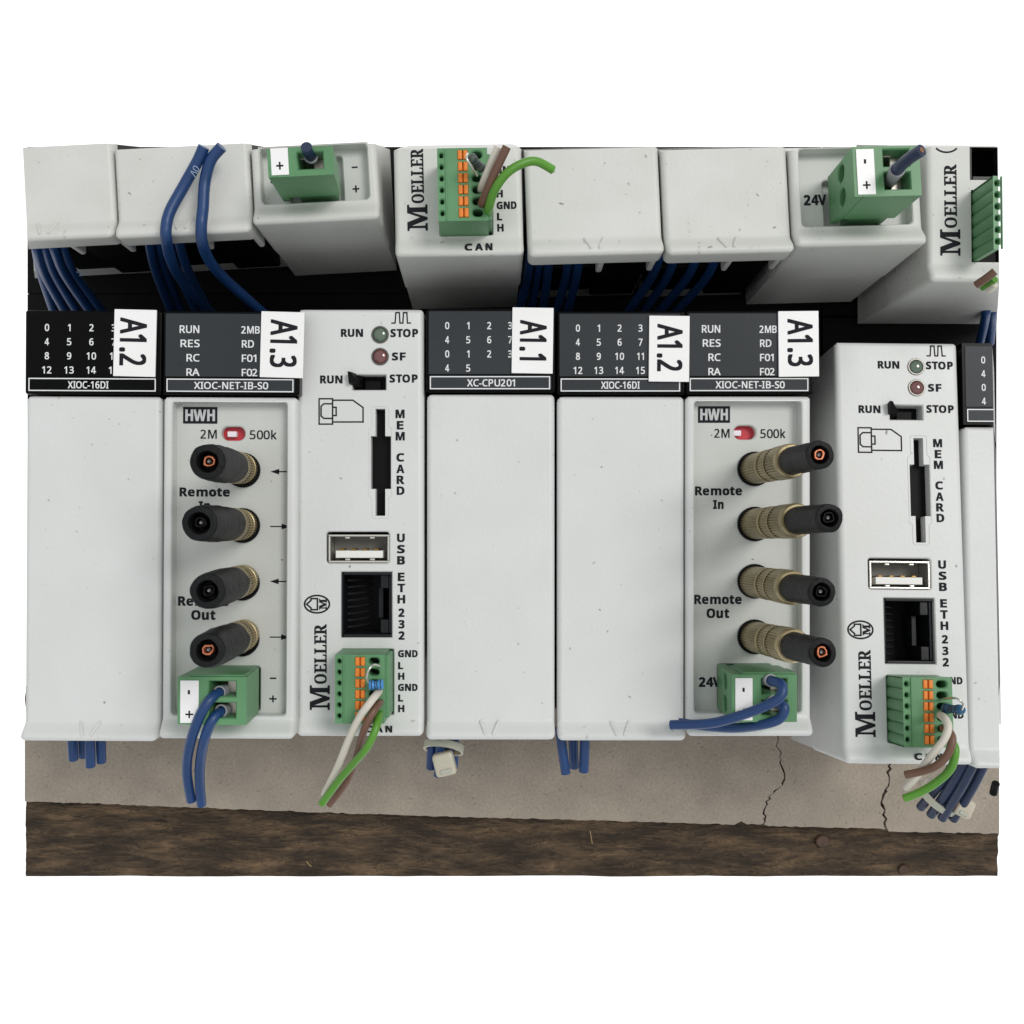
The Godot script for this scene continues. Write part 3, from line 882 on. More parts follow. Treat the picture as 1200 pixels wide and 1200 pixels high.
# small white print along a wire lying near the camera side
func wire_print(t: Node3D, s: String, at: Vector3, along: Vector3, size: float):
	var base := t.position * 1000.0
	var d := Vector3(along.x, along.y, along.z).normalized()
	var e := Vector3.UP.cross(d).normalized()
	var m := TextMesh.new()
	m.text = s; m.font = sans; m.font_size = 32; m.pixel_size = 0.01; m.depth = 0.0; m.curve_step = 2.0
	var arr := m.get_mesh_arrays()
	var vv: PackedVector3Array = arr[Mesh.ARRAY_VERTEX]
	var nn: PackedVector3Array = arr[Mesh.ARRAY_NORMAL]
	var ii: PackedInt32Array = arr[Mesh.ARRAY_INDEX]
	var a := Acc.new()
	for i in range(0, ii.size(), 3):
		if nn[ii[i]].z < -0.5: continue
		var p := []
		for k in 3:
			var g: Vector3 = vv[ii[i + k]] * size / 0.23
			p.append(at - base + d * g.x + e * g.y * -1.0 * -1.0)
		a.tri(p[0], p[1], p[2], Vector3.UP)
	part(t, "printing", a, M.print_blue, 0)

# ------------------------------------------------------------------ materials
func grain(n: int, f: Callable) -> ImageTexture:
	var im := Image.create(n, n, true, Image.FORMAT_RGB8)
	for y in n:
		for x in n: im.set_pixel(x, y, f.call(x, y))
	im.generate_mipmaps()
	return ImageTexture.create_from_image(im)
func speckled(n: int, specks: int, seed_n: int, strength: float, mott: float) -> ImageTexture:
	var nz := FastNoiseLite.new()
	nz.seed = seed_n; nz.frequency = 0.006; nz.fractal_octaves = 4
	var lowf := nz.get_seamless_image(n, n)
	nz.frequency = 0.25
	var fine := nz.get_seamless_image(n, n)
	var im := Image.create(n, n, true, Image.FORMAT_RGB8)
	for y in n:
		for x in n:
			var g: float = 1.0 - mott * (1.0 - lowf.get_pixel(x, y).r) - 0.025 * fine.get_pixel(x, y).r
			im.set_pixel(x, y, Color(g, g, g * (1.0 - 0.010 * (1.0 - lowf.get_pixel(x, y).r))))
	rng.seed = seed_n
	for k in specks:
		var cx := rng.randi() % n
		var cy := rng.randi() % n
		var big := rng.randf()
		var r := 0.35 + 1.5 * big * big * big * big
		var s := strength * (0.25 + 0.75 * rng.randf() * rng.randf())
		var len_x := 1.0 + 2.5 * rng.randf() * rng.randf()
		var an := rng.randf() * PI
		for j in range(-7, 8):
			for i in range(-7, 8):
				var u := (i * cos(an) + j * sin(an)) / len_x
				var w := -i * sin(an) + j * cos(an)
				var e := clampf(r + 0.5 - sqrt(u * u + w * w), 0.0, 1.0) * s
				if e > 0.0:
					var px := posmod(cx + i, n)
					var py := posmod(cy + j, n)
					var c := im.get_pixel(px, py)
					im.set_pixel(px, py, c.lerp(Color(0.33, 0.31, 0.28), e))
	im.generate_mipmaps()
	return ImageTexture.create_from_image(im)
func bump(seed_n: int, freq: float, strength: float, n := 512) -> ImageTexture:
	var nz := FastNoiseLite.new()
	nz.seed = seed_n; nz.frequency = freq; nz.fractal_octaves = 3
	var im := nz.get_seamless_image(n, n)
	im.convert(Image.FORMAT_RGBA8)
	im.bump_map_to_normal_map(strength)
	im.generate_mipmaps()
	return ImageTexture.create_from_image(im)
func mat(c: Color, rough := 0.5, metal := 0.0, tex: Texture2D = null, scale := 8.0, nrm: Texture2D = null, ns := 0.3) -> StandardMaterial3D:
	var m := StandardMaterial3D.new()
	m.albedo_color = c; m.roughness = rough; m.metallic = metal
	if tex or nrm:
		m.uv1_triplanar = true; m.uv1_world_triplanar = true
		m.uv1_scale = Vector3.ONE * scale
	if tex: m.albedo_texture = tex
	if nrm:
		m.normal_enabled = true; m.normal_texture = nrm; m.normal_scale = ns
	return m
func face_named(n: String, weight: int) -> Font:
	var f := SystemFont.new()
	f.font_names = PackedStringArray([n]); f.font_weight = weight
	return f
func materials():
	var sp := speckled(1024, 260, 5, 0.8, 0.025)
	var sp2 := speckled(1024, 900, 6, 0.85, 0.05)
	var nb := bump(3, 0.20, 2.0)
	M.white = mat(Color8(219, 221, 221), 0.44, 0, sp, 7.0, nb, 0.06)
	M.white_dusty = mat(Color8(216, 217, 214), 0.5, 0, sp2, 7.0, nb, 0.07)
	M.white_dim = mat(Color8(196, 199, 201), 0.5)
	M.panel = mat(Color8(204, 207, 204), 0.5, 0, sp, 9.0, nb, 0.06)
	M.paper = mat(Color8(249, 249, 251), 0.35, 0, speckled(512, 25, 9, 0.3, 0.02), 9.0)
	M.black = mat(Color8(12, 12, 13), 0.5)
	M.black.metallic_specular = 0.25
	M.rack = mat(Color8(13, 13, 14), 0.7)
	M.rack.metallic_specular = 0.3
	M.black_gloss = mat(Color8(9, 9, 10), 0.25, 0, null)
	M.black_gloss.metallic_specular = 0.2
	M.insert = mat(Color8(56, 60, 64), 0.4, 0, speckled(512, 60, 12, 0.3, 0.08), 9.0)
	M.insert.metallic_specular = 0.3
	M.jack = mat(Color8(26, 28, 32), 0.35)
	M.jack.metallic_specular = 0.35
	M.ink = mat(Color8(36, 37, 42), 0.6)
	M.ink.metallic_specular = 0.2
	M.print_white = mat(Color8(226, 228, 230), 0.5)
	M.print_grey = mat(Color8(190, 194, 194), 0.5)
	M.print_blue = mat(Color8(150, 165, 190), 0.6)
	M.green = mat(Color8(96, 150, 104), 0.42, 0, speckled(512, 120, 21, 0.35, 0.10), 14.0, nb, 0.05)
	M.orange = mat(Color8(226, 128, 40), 0.4)
	M.red = mat(Color8(198, 44, 60), 0.4)
	M.slider = mat(Color8(236, 226, 234), 0.4)
	M.rubber = mat(Color8(28, 29, 31), 0.5, 0, speckled(512, 160, 31, -0.5, 0.25), 14.0, bump(8, 0.10, 4.0), 0.22)
	M.rubber.metallic_specular = 0.28
	M.brass = mat(Color8(194, 178, 138), 0.36, 0.65, speckled(512, 200, 41, 0.5, 0.3), 20.0)
	M.copper = mat(Color8(192, 116, 84), 0.4, 0.6)
	M.copper_dull = mat(Color8(150, 110, 84), 0.45, 0.6)
	M.steel = mat(Color8(214, 212, 204), 0.25, 0.9)
	M.dark_steel = mat(Color8(110, 112, 112), 0.4, 0.8)
	M.chrome = mat(Color8(110, 108, 104), 0.3, 0.8)
	M.clamp = mat(Color8(176, 172, 162), 0.35, 0.85)
	M.screw = mat(Color8(44, 62, 46), 0.5, 0.2)
	M.gold = mat(Color8(150, 118, 62), 0.35, 0.8)
	M.contact = mat(Color8(60, 62, 66), 0.4, 0.6)
	M.tongue = mat(Color8(232, 232, 228), 0.5)
	M.grey_plastic = mat(Color8(120, 118, 114), 0.6)
	M.led_green = mat(Color8(84, 102, 86), 0.12)
	M.led_red = mat(Color8(108, 62, 62), 0.12)
	for k in ["led_green", "led_red"]:
		M[k].clearcoat_enabled = true; M[k].clearcoat = 1.0; M[k].clearcoat_roughness = 0.05
	var ws := speckled(512, 120, 51, 0.35, 0.12)
	M.blue = mat(Color8(28, 66, 120), 0.42, 0, ws, 30.0)
	M.navy = mat(Color8(36, 52, 84), 0.45, 0, ws, 30.0)
	M.wire_white = mat(Color8(228, 222, 210), 0.45, 0, ws, 30.0)
	M.wire_brown = mat(Color8(116, 84, 68), 0.45, 0, ws, 30.0)
	M.wire_green = mat(Color8(92, 156, 48), 0.42, 0, ws, 30.0)
	M.ferrule = mat(Color8(150, 152, 156), 0.42)
	M.tie = mat(Color8(186, 181, 164), 0.35)
	M.tie.subsurf_scatter_enabled = true; M.tie.subsurf_scatter_strength = 0.2
	M.resistor = mat(Color8(64, 138, 200), 0.35)
	M.resistor_dark = mat(Color8(40, 92, 130), 0.35)
	M.resistor_grey = mat(Color8(70, 82, 74), 0.4)
	M.band = mat(Color8(30, 40, 60), 0.4)
	# board: pressed grey-brown sheet with fine fibres and pits
	var nz := FastNoiseLite.new()
	nz.seed = 77; nz.frequency = 0.012; nz.fractal_octaves = 5
	var l1 := nz.get_seamless_image(1024, 1024)
	nz.frequency = 0.16; nz.fractal_octaves = 3
	var l2 := nz.get_seamless_image(1024, 1024)
	var im := Image.create(1024, 1024, true, Image.FORMAT_RGB8)
	for y in 1024:
		for x in 1024:
			var g := 0.88 + 0.09 * (l1.get_pixel(x, y).r - 0.5) + 0.12 * (l2.get_pixel(x, y).r - 0.5)
			im.set_pixel(x, y, Color(g, g * 0.985, g * 0.965))
	rng.seed = 4
	for k in 900:
		var c := Vector2(rng.randf() * 1024, rng.randf() * 1024)
		var d := Vector2.from_angle(rng.randf() * TAU)
		var dark := rng.randf() < 0.6
		for s in int(2 + rng.randf() * (5 if dark else 12)):
			var p := c + d * s
			var px := posmod(int(p.x), 1024)
			var py := posmod(int(p.y), 1024)
			im.set_pixel(px, py, im.get_pixel(px, py).lerp(Color(0.35, 0.31, 0.28) if dark else Color(0.96, 0.92, 0.86), 0.5))
	im.generate_mipmaps()
	M.board = mat(Color8(178, 169, 158), 0.85, 0, ImageTexture.create_from_image(im), 6.0, bump(14, 0.25, 3.0), 0.2)
	M.board_edge = mat(Color8(120, 106, 92), 0.9)
	# plank: dark weathered softwood, grain along x
	var w1 := FastNoiseLite.new()
	w1.seed = 8; w1.frequency = 0.03; w1.fractal_octaves = 4
	var w2 := FastNoiseLite.new()
	w2.seed = 18; w2.frequency = 0.11; w2.fractal_octaves = 3
	var wi := Image.create(1024, 1024, true, Image.FORMAT_RGB8)
	var wh := Image.create(1024, 1024, true, Image.FORMAT_RGBA8)
	var w3 := FastNoiseLite.new()
	w3.seed = 28; w3.frequency = 0.5; w3.fractal_octaves = 2
	for y in 1024:
		for x in 1024:
			var wob := w1.get_noise_2d(x * 0.32, y * 1.0) * 9.0
			var g := w2.get_noise_2d(x * 0.09, (y + wob) * 2.6)                  # rings
			var fibre := w3.get_noise_2d(x * 0.07, (y + wob * 0.6) * 1.5)         # fine fibres
			var patch := w1.get_noise_2d(x * 0.42 + 300.0, y * 1.6)               # dirt
			var f := clampf(0.38 + 0.36 * g + 0.40 * fibre + 0.70 * patch, 0.0, 1.0)
			var split := absf(w2.get_noise_2d(x * 0.035 + 700.0, (y + wob) * 1.1))
			if split < 0.035: f *= 0.25 + 0.75 * split / 0.035
			wi.set_pixel(x, y, Color(0.16, 0.125, 0.088).lerp(Color(0.45, 0.365, 0.272), f))
			var hh := clampf(0.5 + 0.5 * g + 0.3 * fibre, 0.0, 1.0)
			wh.set_pixel(x, y, Color(hh, hh, hh))
	wh.bump_map_to_normal_map(5.0)
	wi.generate_mipmaps(); wh.generate_mipmaps()
	M.wood = StandardMaterial3D.new()
	M.wood.albedo_texture = ImageTexture.create_from_image(wi)
	M.wood.normal_enabled = true; M.wood.normal_texture = ImageTexture.create_from_image(wh); M.wood.normal_scale = 0.7
	M.wood.roughness = 0.85
	M.wood.uv1_triplanar = true; M.wood.uv1_world_triplanar = true; M.wood.uv1_scale = Vector3(3.3, 3.3, 3.3); M.wood.uv1_offset = Vector3(0.5, 0.3, 0.3)
	M.rust = mat(Color8(122, 98, 84), 0.6, 0.5, speckled(512, 300, 61, 0.6, 0.4), 40.0)
	M.straw = mat(Color8(176, 150, 104), 0.7)

# ------------------------------------------------------------------ board and plank
func jagged(c: Array) -> Array:      # a crack does not run in smooth curves
	var out := [c[0]]
	for i in c.size() - 1:
		if c[i][1] > 850.0:
			for f in [0.3, 0.62]:
				out.append([lerpf(c[i][0], c[i + 1][0], f) + rng.randf_range(-2.6, 2.6), lerpf(c[i][1], c[i + 1][1], f)])
		out.append(c[i + 1])
	return out
func board():
	var t := thing("base_board", "cracked grey-brown pressed board under the modules, above the dark plank", "board")
	var h := -62.0
	t.position = Vector3(0, FRONT + h - 5.0, 0) * 0.001
	var edge := [[29, 939], [120, 942], [220, 946], [330, 950.5], [450, 954.5], [560, 958], [700, 961.5], [800, 964.5], [860, 966.5], [868, 963], [876, 966]]
	var c1 := [[893, 966.5], [896, 957], [896, 945], [901, 936], [906, 930], [917, 920], [918.5, 912], [914, 896], [913, 888], [911, 866], [909, 800], [905, 640], [900, 200]]
	rng.seed = 12
	c1 = jagged(c1)
	var m1 := [[902, 968], [960, 969.5], [1020, 970.5]]
	var c2 := [[1037, 971.5], [1037, 960], [1032, 944], [1034, 931], [1041, 921], [1039, 905], [1043, 893], [1040, 800], [1038, 640], [1030, 200]]
	c2 = jagged(c2)
	var m2 := [[1042, 974.5], [1100, 975.5], [1171, 977]]
	var far := 230.0
	var polys := []
	var a := []
	a.append_array(edge); a.append_array(c1); a[-1][1] = far; a.append_array([[70, far], [70, 858], [29, 866]])
	polys.append(a)
	var b := []
	b.append_array(m1); b.append_array(c2); b[-1][1] = far
	var cr := c1.duplicate(true)
	cr.reverse()
	rng.seed = 12
	for k in cr.size(): cr[k][0] += 0.9 + rng.randf() * 2.0
	cr[0][1] = far
	b.append_array(cr)
	polys.append(b)
	var c := []
	c.append_array(m2); c.append_array([[1171, 880], [1140, 872], [1140, far]])
	var cr2 := c2.duplicate(true)
	cr2.reverse()
	for k in cr2.size(): cr2[k][0] += 1.2 + rng.randf() * 3.0
	cr2[0][1] = far
	c.append_array(cr2)
	polys.append(c)
	var nz := FastNoiseLite.new()
	nz.seed = 3; nz.frequency = 0.35
	for k in 3:
		var p2 := PackedVector2Array()
		var src: Array = polys[k]
		for i in src.size():     # break long runs so the sheet's edge is a little rough
			var p: Vector3 = P(src[i][0], src[i][1], h)
			var p_next: Vector3 = P(src[(i + 1) % src.size()][0], src[(i + 1) % src.size()][1], h)
			var n := maxi(1, int(p.distance_to(p_next) / 1.1)) if minf(p.z, p_next.z) > 60.0 else 1
			for j in n:
				var e := p.lerp(p_next, float(j) / n)
				if e.z > 60.0 and absf(e.x) < 140.5: e += Vector3(nz.get_noise_2d(e.x, e.z), 0, nz.get_noise_2d(e.z, e.x + 50.0)) * 0.35
				p2.append(Vector2(e.x, e.z))
		var acc := Acc.new()
		acc.poly(p2, 5.0)
		for i in p2.size():
			var j := (i + 1) % p2.size()
			var e := p2[j] - p2[i]
			var out := Vector3(e.y, 0, -e.x)
			if Geometry2D.is_point_in_polygon((p2[i] + p2[j]) * 0.5 + Vector2(out.x, out.z).normalized() * 0.01, p2): out = -out
			acc.quad(Vector3(p2[i].x, 5, p2[i].y), Vector3(p2[j].x, 5, p2[j].y), Vector3(p2[j].x, 0, p2[j].y), Vector3(p2[i].x, 0, p2[i].y), out)
		part(t, "board_piece", acc, M.board, 20)
func plank():
	var t := thing("wooden_plank", "dark weathered wooden plank along the bottom, below the board edge", "plank")
	var h := -67.4
	t.position = Vector3(0, FRONT + h - 20.0, 0) * 0.001
	var k := 0.2 * (EYE - h) / EYE
	var x0 := (29.0 - 600.0) * k
	var x1 := (1171.0 - 600.0) * k
	var z0 := 50.0
	var z1 := (1028.0 - 600.0) * k
	var nx := 280
	var nz := 60
	var n := FastNoiseLite.new()
	n.seed = 31; n.frequency = 0.11; n.fractal_octaves = 4
	var f := FastNoiseLite.new()
	f.seed = 32; f.frequency = 0.02
	var g := []
	for j in nz + 1:
		var row := PackedVector3Array()
		for i in nx + 1:
			var x := lerpf(x0, x1, float(i) / nx)
			var z := lerpf(z0, z1, float(j) / nz)
			var y := 20.0 + n.get_noise_2d(x * 0.16, z * 2.2) * 0.9 + f.get_noise_2d(x, z * 3.0) * 0.8 - 0.9
			row.append(Vector3(x, y, z))
		g.append(row)
	var a := Acc.new()
	for j in nz:
		for i in nx: a.quad(g[j][i], g[j][i + 1], g[j + 1][i + 1], g[j + 1][i], Vector3.UP)
	for i in nx:
		for e in 2:
			var r: PackedVector3Array = g[0] if e == 0 else g[nz]
			a.quad(r[i], r[i + 1], Vector3(r[i + 1].x, 0, r[i + 1].z), Vector3(r[i].x, 0, r[i].z), Vector3(0, 0, -1 if e == 0 else 1))
	for j in nz:
		for e in 2:
			var p: Vector3 = g[j][0 if e == 0 else nx]
			var q2: Vector3 = g[j + 1][0 if e == 0 else nx]
			a.quad(p, q2, Vector3(q2.x, 0, q2.z), Vector3(p.x, 0, p.z), Vector3(-1 if e == 0 else 1, 0, 0))
	part(t, "wood", a, M.wood, 50)
	for e in [[964.0, 986.0, 2.0], [1059.0, 1019.0, 1.5]]:
		var p: Vector3 = P(e[0], e[1], h) - Vector3(0, FRONT + h - 20.0, 0)
		a = Acc.new()
		a.lathe(p + Vector3(0, -0.8, 0), Vector3(0.1, 1, 0.06), [Vector2(0, e[2] * 0.9), Vector2(0.6, e[2]), Vector2(0.95, e[2] * 0.85), Vector2(1.05, e[2] * 0.4), Vector2(0.9, 0)], 17)
		part(t, "nail_head", a, M.rust, 40)
	rng.seed = 91
	for k2 in 2:
		var p := P(rng.randf_range(200, 1150), rng.randf_range(975, 1022), h + 0.6)
		a = Acc.new()
		var an := rng.randf() * PI
		var dd := Vector3(cos(an), 0.02, sin(an)) * rng.randf_range(0.8, 2.4)
		var o := Vector3(0, FRONT + h - 20.0, 0)
		a.tube(PackedVector3Array([p - o - dd, p - o + Vector3(0, 0.15, 0.1), p - o + dd]), 0.11, 5)
		part(t, "splinter", a, M.straw)
func rack(label: String, x0: float, x1: float, y0: float, y1: float, h0: float, h1: float):
	var t := thing("backplane_rack", label, "rack", "black backplane racks")
	var lo := P(x0, y0, h1)
	var hi := P(x1, y1, h1)
	var c := (lo + hi) * 0.5
	t.position = Vector3(c.x, FRONT + h0, c.z) * 0.001
	var w := (hi.x - lo.x) * 0.5
	var d := (hi.z - lo.z) * 0.5
	var a := Acc.new()
	a.slab(-w, w, -d, d, 0, h1 - h0, 0.1, 0.15)
	part(t, "rail", a, M.rack)
func tie(label: String, c: Array, dir: Vector3, rx: float, ry: float, head_at: Array, head_size: float, head_turn: float):
	var t := thing("cable_tie", label, "cable tie", "cable ties round wire stubs")
	var p := P(c[0], c[1], c[2])
	t.position = p * 0.001
	var d := dir.normalized()
	var s := d.cross(Vector3.UP).normalized()
	var u := s.cross(d)
	var a := Acc.new()
	var rings := []
	for k in 33:
		var an := TAU * k / 32
		var o := s * cos(an) * rx + u * sin(an) * ry
		var nn := (s * cos(an) / rx + u * sin(an) / ry).normalized()
		rings.append(PackedVector3Array([o - d * 0.9, o - d * 0.9 + nn * 0.5, o + d * 0.9 + nn * 0.5, o + d * 0.9]))
	for k in 32:
		for i in 4:
			var j := (i + 1) % 4
			var m: Vector3 = (rings[k][0] + rings[k][2]) * 0.5
			a.quad(rings[k][i], rings[k][j], rings[k + 1][j], rings[k + 1][i], (rings[k][i] + rings[k][j]) * 0.5 - m)
	part(t, "strap", a, M.tie)
	a = Acc.new()
	a.slab(-head_size * 0.5, head_size * 0.5, -head_size * 0.55, head_size * 0.55, -1.6, 1.6, 0.8, 0.7, 0.4)
	a.slab(-head_size * 0.28, head_size * 0.28, head_size * 0.2, head_size * 0.42, 1.3, 1.9, 0.3, 0.2)
	var hd := part(t, "tie_head", a, M.tie)
	hd.basis = Basis(Vector3.UP, deg_to_rad(head_turn))
	hd.position = (P(head_at[0], head_at[1], head_at[2]) - p) * 0.001
func resistor(label: String, a_px: Array, b_px: Array, lead: Array, mat_body: Material, r: float):
	var t := thing("resistor", label, "resistor", "small resistors plugged into green bus plugs")
	var p := P(a_px[0], a_px[1], a_px[2])
	var e := P(b_px[0], b_px[1], b_px[2]) - p
	t.position = p * 0.001
	var L := e.length()
	var a := Acc.new()
	a.lathe(Vector3.ZERO, e, [Vector2(0, 0.0), Vector2(0.05, r * 0.7), Vector2(L * 0.1, r * 1.1), Vector2(L * 0.25, r * 1.1), Vector2(L * 0.36, r * 0.88), Vector2(L * 0.64, r * 0.88), Vector2(L * 0.75, r * 1.1), Vector2(L * 0.92, r * 1.1), Vector2(L - 0.02, r * 0.7), Vector2(L, 0.0)], 18)
	part(t, "resistor_body", a, mat_body, 60)
	for f in [0.2, 0.42, 0.55, 0.8]:
		a = Acc.new()
		var rr: float = r * (1.13 if f < 0.3 or f > 0.7 else 0.92)
		a.lathe(e * f, e, [Vector2(0, rr), Vector2(L * 0.06, rr)], 18)
		part(t, "colour_band", a, M.band)
	var w := []
	for q3 in lead: w.append(P(q3[0], q3[1], q3[2]) - p)
	a = Acc.new()
	a.tube(smooth(w), 0.26, 8)
	part(t, "lead", a, M.steel, 60)

# ------------------------------------------------------------------ the scene
func _ready():
	var cam := Camera3D.new()
	cam.name = "camera"
	cam.fov = rad_to_deg(2.0 * atan(600.0 * 0.2 / EYE))
	cam.near = 0.02; cam.far = 50.0
	add_child(cam)
	cam.look_at_from_position(Vector3(0, FRONT + EYE, 0) * 0.001, Vector3.ZERO, Vector3(0, 0, -1))
	cam.current = true
	var we := WorldEnvironment.new()
	we.name = "daylight"
	var env := Environment.new()
	env.background_mode = Environment.BG_SKY
	var ps := ProceduralSkyMaterial.new()      # bright overcast, pale all round
	ps.sky_top_color = Color(0.99, 0.998, 1.0)
	ps.sky_horizon_color = Color(0.62, 0.625, 0.625)
	ps.ground_horizon_color = Color(0.62, 0.625, 0.625)
	ps.ground_bottom_color = Color(1.0, 1.0, 1.0)
	ps.sky_curve = 0.4; ps.ground_curve = 0.1
	ps.sky_energy_multiplier = 0.9; ps.ground_energy_multiplier = 1.1
	var sky := Sky.new()
	sky.sky_material = ps
	env.sky = sky
	env.tonemap_mode = Environment.TONE_MAPPER_LINEAR
	env.tonemap_exposure = 1.0
	env.sdfgi_enabled = true; env.ssao_enabled = true; env.ssil_enabled = true
	we.environment = env
	add_child(we)
	var sun := DirectionalLight3D.new()
	sun.name = "sun"
	sun.light_energy = 0.46
	sun.light_color = Color(1.0, 0.99, 0.975)
	sun.light_angular_distance = 22.0
	sun.shadow_enabled = true
	add_child(sun)
	sun.look_at_from_position(Vector3(0.55, 1.0, -0.40), Vector3.ZERO, Vector3(0, 0, -1))

	sans = face_named("Droid Sans", 400)
	sansb = face_named("Droid Sans", 700)
	serifb = SystemFont.new(); serifb.font_names = PackedStringArray(["Droid Serif"]); serifb.font_weight = 700
	materials()
	plank()
	board()
	rack("black rack behind the near modules left of the tilted controller", 32, 962, 344.6, 830, -61.8, -50.4)
	rack("black rack behind the tilted lower right controller", 964, 1168, 372, 850, -61.8, -50.4)
	rack("black rack behind the upper row left of the corner controller", 32, 962, 172, 344, -61.8, -50.4)
	rack("black rack behind the upper right corner controller", 964, 1168, 172, 370, -61.8, -50.4)
	near_row()
	far_row()
	plugs_and_wires()

func near_row():
	shellmat = M.white
	io_module("blank white module at lower left, sticker A1.2 on an all black head", pose_of(IO_REF, [27.0, 187.5, 364.0, 866.5], 2.0, -0.3), {dark = true, name = "XIOC-16DI", nx0 = 700.0, nx1 = 744.5,
		tagname = "A1.2", tag = [751.0, 797.0, 363.5, 441.5], tagtext = [757.0, 787.0, 373.0, 429.0], tagturn = -1.0})
	net_module("white fieldbus module at lower left with rubber plugs and sticker A1.3", pose_of(NET_REF, [188.5, 347.0, 364.5, 864.0], 3.0, -0.3), {slide = 6.0, tagturn = -1.2})
	cpu_module("white controller module in the middle of the lower row, beside sticker A1.1", pose_of(CPU_REF, [348.5, 496.5, 362.0, 862.0], 0.0, 0.0))
	io_module("blank white module with sticker A1.1 on its head", pose_of(IO_REF, [499.0, 650.5, 361.5, 865.0], 0.0, 0.0), {rows = N10, name = "XC-CPU201", nx0 = 700.0, nx1 = 755.5,
		tagname = "A1.1", tag = [752.0, 799.5, 364.0, 440.5], tagtext = [760.5, 792.0, 378.5, 425.5], tagturn = -0.8})
	io_module("blank white module with sticker A1.2 on a grey head, right of sticker A1.1", pose_of(IO_REF, [652.0, 802.5, 364.5, 866.0], 0.0, 0.0), {name = "XIOC-16DI",
		tagname = "A1.2", tag = [759.5, 806.5, 370.5, 447.5], tagtext = [768.5, 798.5, 380.0, 435.5], tagturn = -0.5})
	net_module("white fieldbus module at right with long brass plugs and sticker A1.3", pose_of(NET_REF, [803.0, 951.0, 364.0, 861.0], 0.0, 0.0), {})
	var cp := right_cpu()
	cpu_module("white controller module at lower right, tilted, its left flank in view", cp, {})
	io_module("blank white module cut by the right edge beside the tilted controller", pose_of(IO_REF, [1135.0, 1285.0, 398.0, 899.0], -3.0, -0.2, -3.0), {rows = [["0"], ["4"], ["0"], ["4"]], x1 = 688.5, cut_right = -0.45})
func right_cpu() -> Dictionary:
	return pose_of(CPU_REF, [988.5, 1138.0, 390.0, 895.0], 3.0, -0.6, -6.0, 0.0)
const TILT := -4.0
func far_pose(ref: Array, l: float, r: float, b: float, turn: float, h := 8.0, tilt := TILT) -> Dictionary:
	var s: float = (r - l) / (ref[1] - ref[0])
	return pose_of(ref, [l, r, b - (ref[3] - ref[2]) * s * 1.06, b], h, turn, tilt, -1.2)
func top_cut(p: Dictionary) -> float:
	return p.ref[3] - (p.to[3] - 171.0) * (p.ref[3] - p.ref[2]) / (p.to[3] - p.to[2])
func far_row():
	shellmat = M.white_dusty
	var st := 0.41
	var p := far_pose(IO_REF, -20.0, 137.0, 285.0, 3.3, 8.0, -0.8)
	io_module("blank white module in the upper left corner, cut by the left edge", p, {cut_top = top_cut(p), slope_t = 0.315, x0 = 702.5, cut_left = 0.37})
	p = far_pose(IO_REF, 138.0, 297.0, 279.0, 3.3, 8.0, -0.8)
	io_module("blank white upper module crossed by two loose blue wires", p, {cut_top = top_cut(p), slope_t = 0.315})
	p = far_pose(NET_REF, 298.0, 446.5, 263.0, 3.3, 8.0, -0.8)
	net_module("upper fieldbus module left of the upper controller, with green plug", p, {cut_top = top_cut(p), slope_t = 0.315})
	p.to = [p.to[0] - 5.0, p.to[1] - 5.0, p.to[2], p.to[3]]
	power_plug("green power plug cut by the top edge, upper left of centre", p, {cut_top = top_cut(p)})
	p = far_pose(CPU_REF, 463.5, 614.0, 301.5, 1.4, 8.0, -3.2)
	cpu_module("upper controller module near the top centre, with green and brown wires", p, {cut_top = top_cut(p), slope_t = st})
	bus_plug("green bus plug of the upper controller near the top centre", p, {cut_top = top_cut(p)})
	p = far_pose(IO_REF, 618.0, 778.0, 302.5, 2.0)
	io_module("blank white upper module right of the upper centre controller", p, {cut_top = top_cut(p), slope_t = st})
	p = far_pose(IO_REF, 779.0, 929.5, 300.5, 2.0)
	io_module("blank white upper module beside the one printed 24V at upper right", p, {cut_top = top_cut(p), slope_t = st})
	p = far_pose(NET_REF, 930.0, 1084.0, 291.0, 1.8)
	net_module("upper right fieldbus module printed 24V beside its green plug", p, {cut_top = top_cut(p), slope_t = st})
	p.to = [p.to[0] + 6.0, p.to[1] + 6.0, p.to[2] - 1.0, p.to[3] - 1.0]
	power_plug("green power plug at upper right beside the print 24V", p, {cut_top = top_cut(p)})
	p = far_pose(CPU_REF, 1087.0, 1237.0, 332.0, 0.0, 5.0, -1.5)
	cpu_module("controller module in the upper right corner, cut by the right edge", p, {cut_top = top_cut(p), slope_t = 0.37, x1 = 431.0, cut_right = -0.45})
	bus_plug("green bus plug cut by the right edge in the upper right corner", p, {cut_top = top_cut(p), x1 = 406.5})

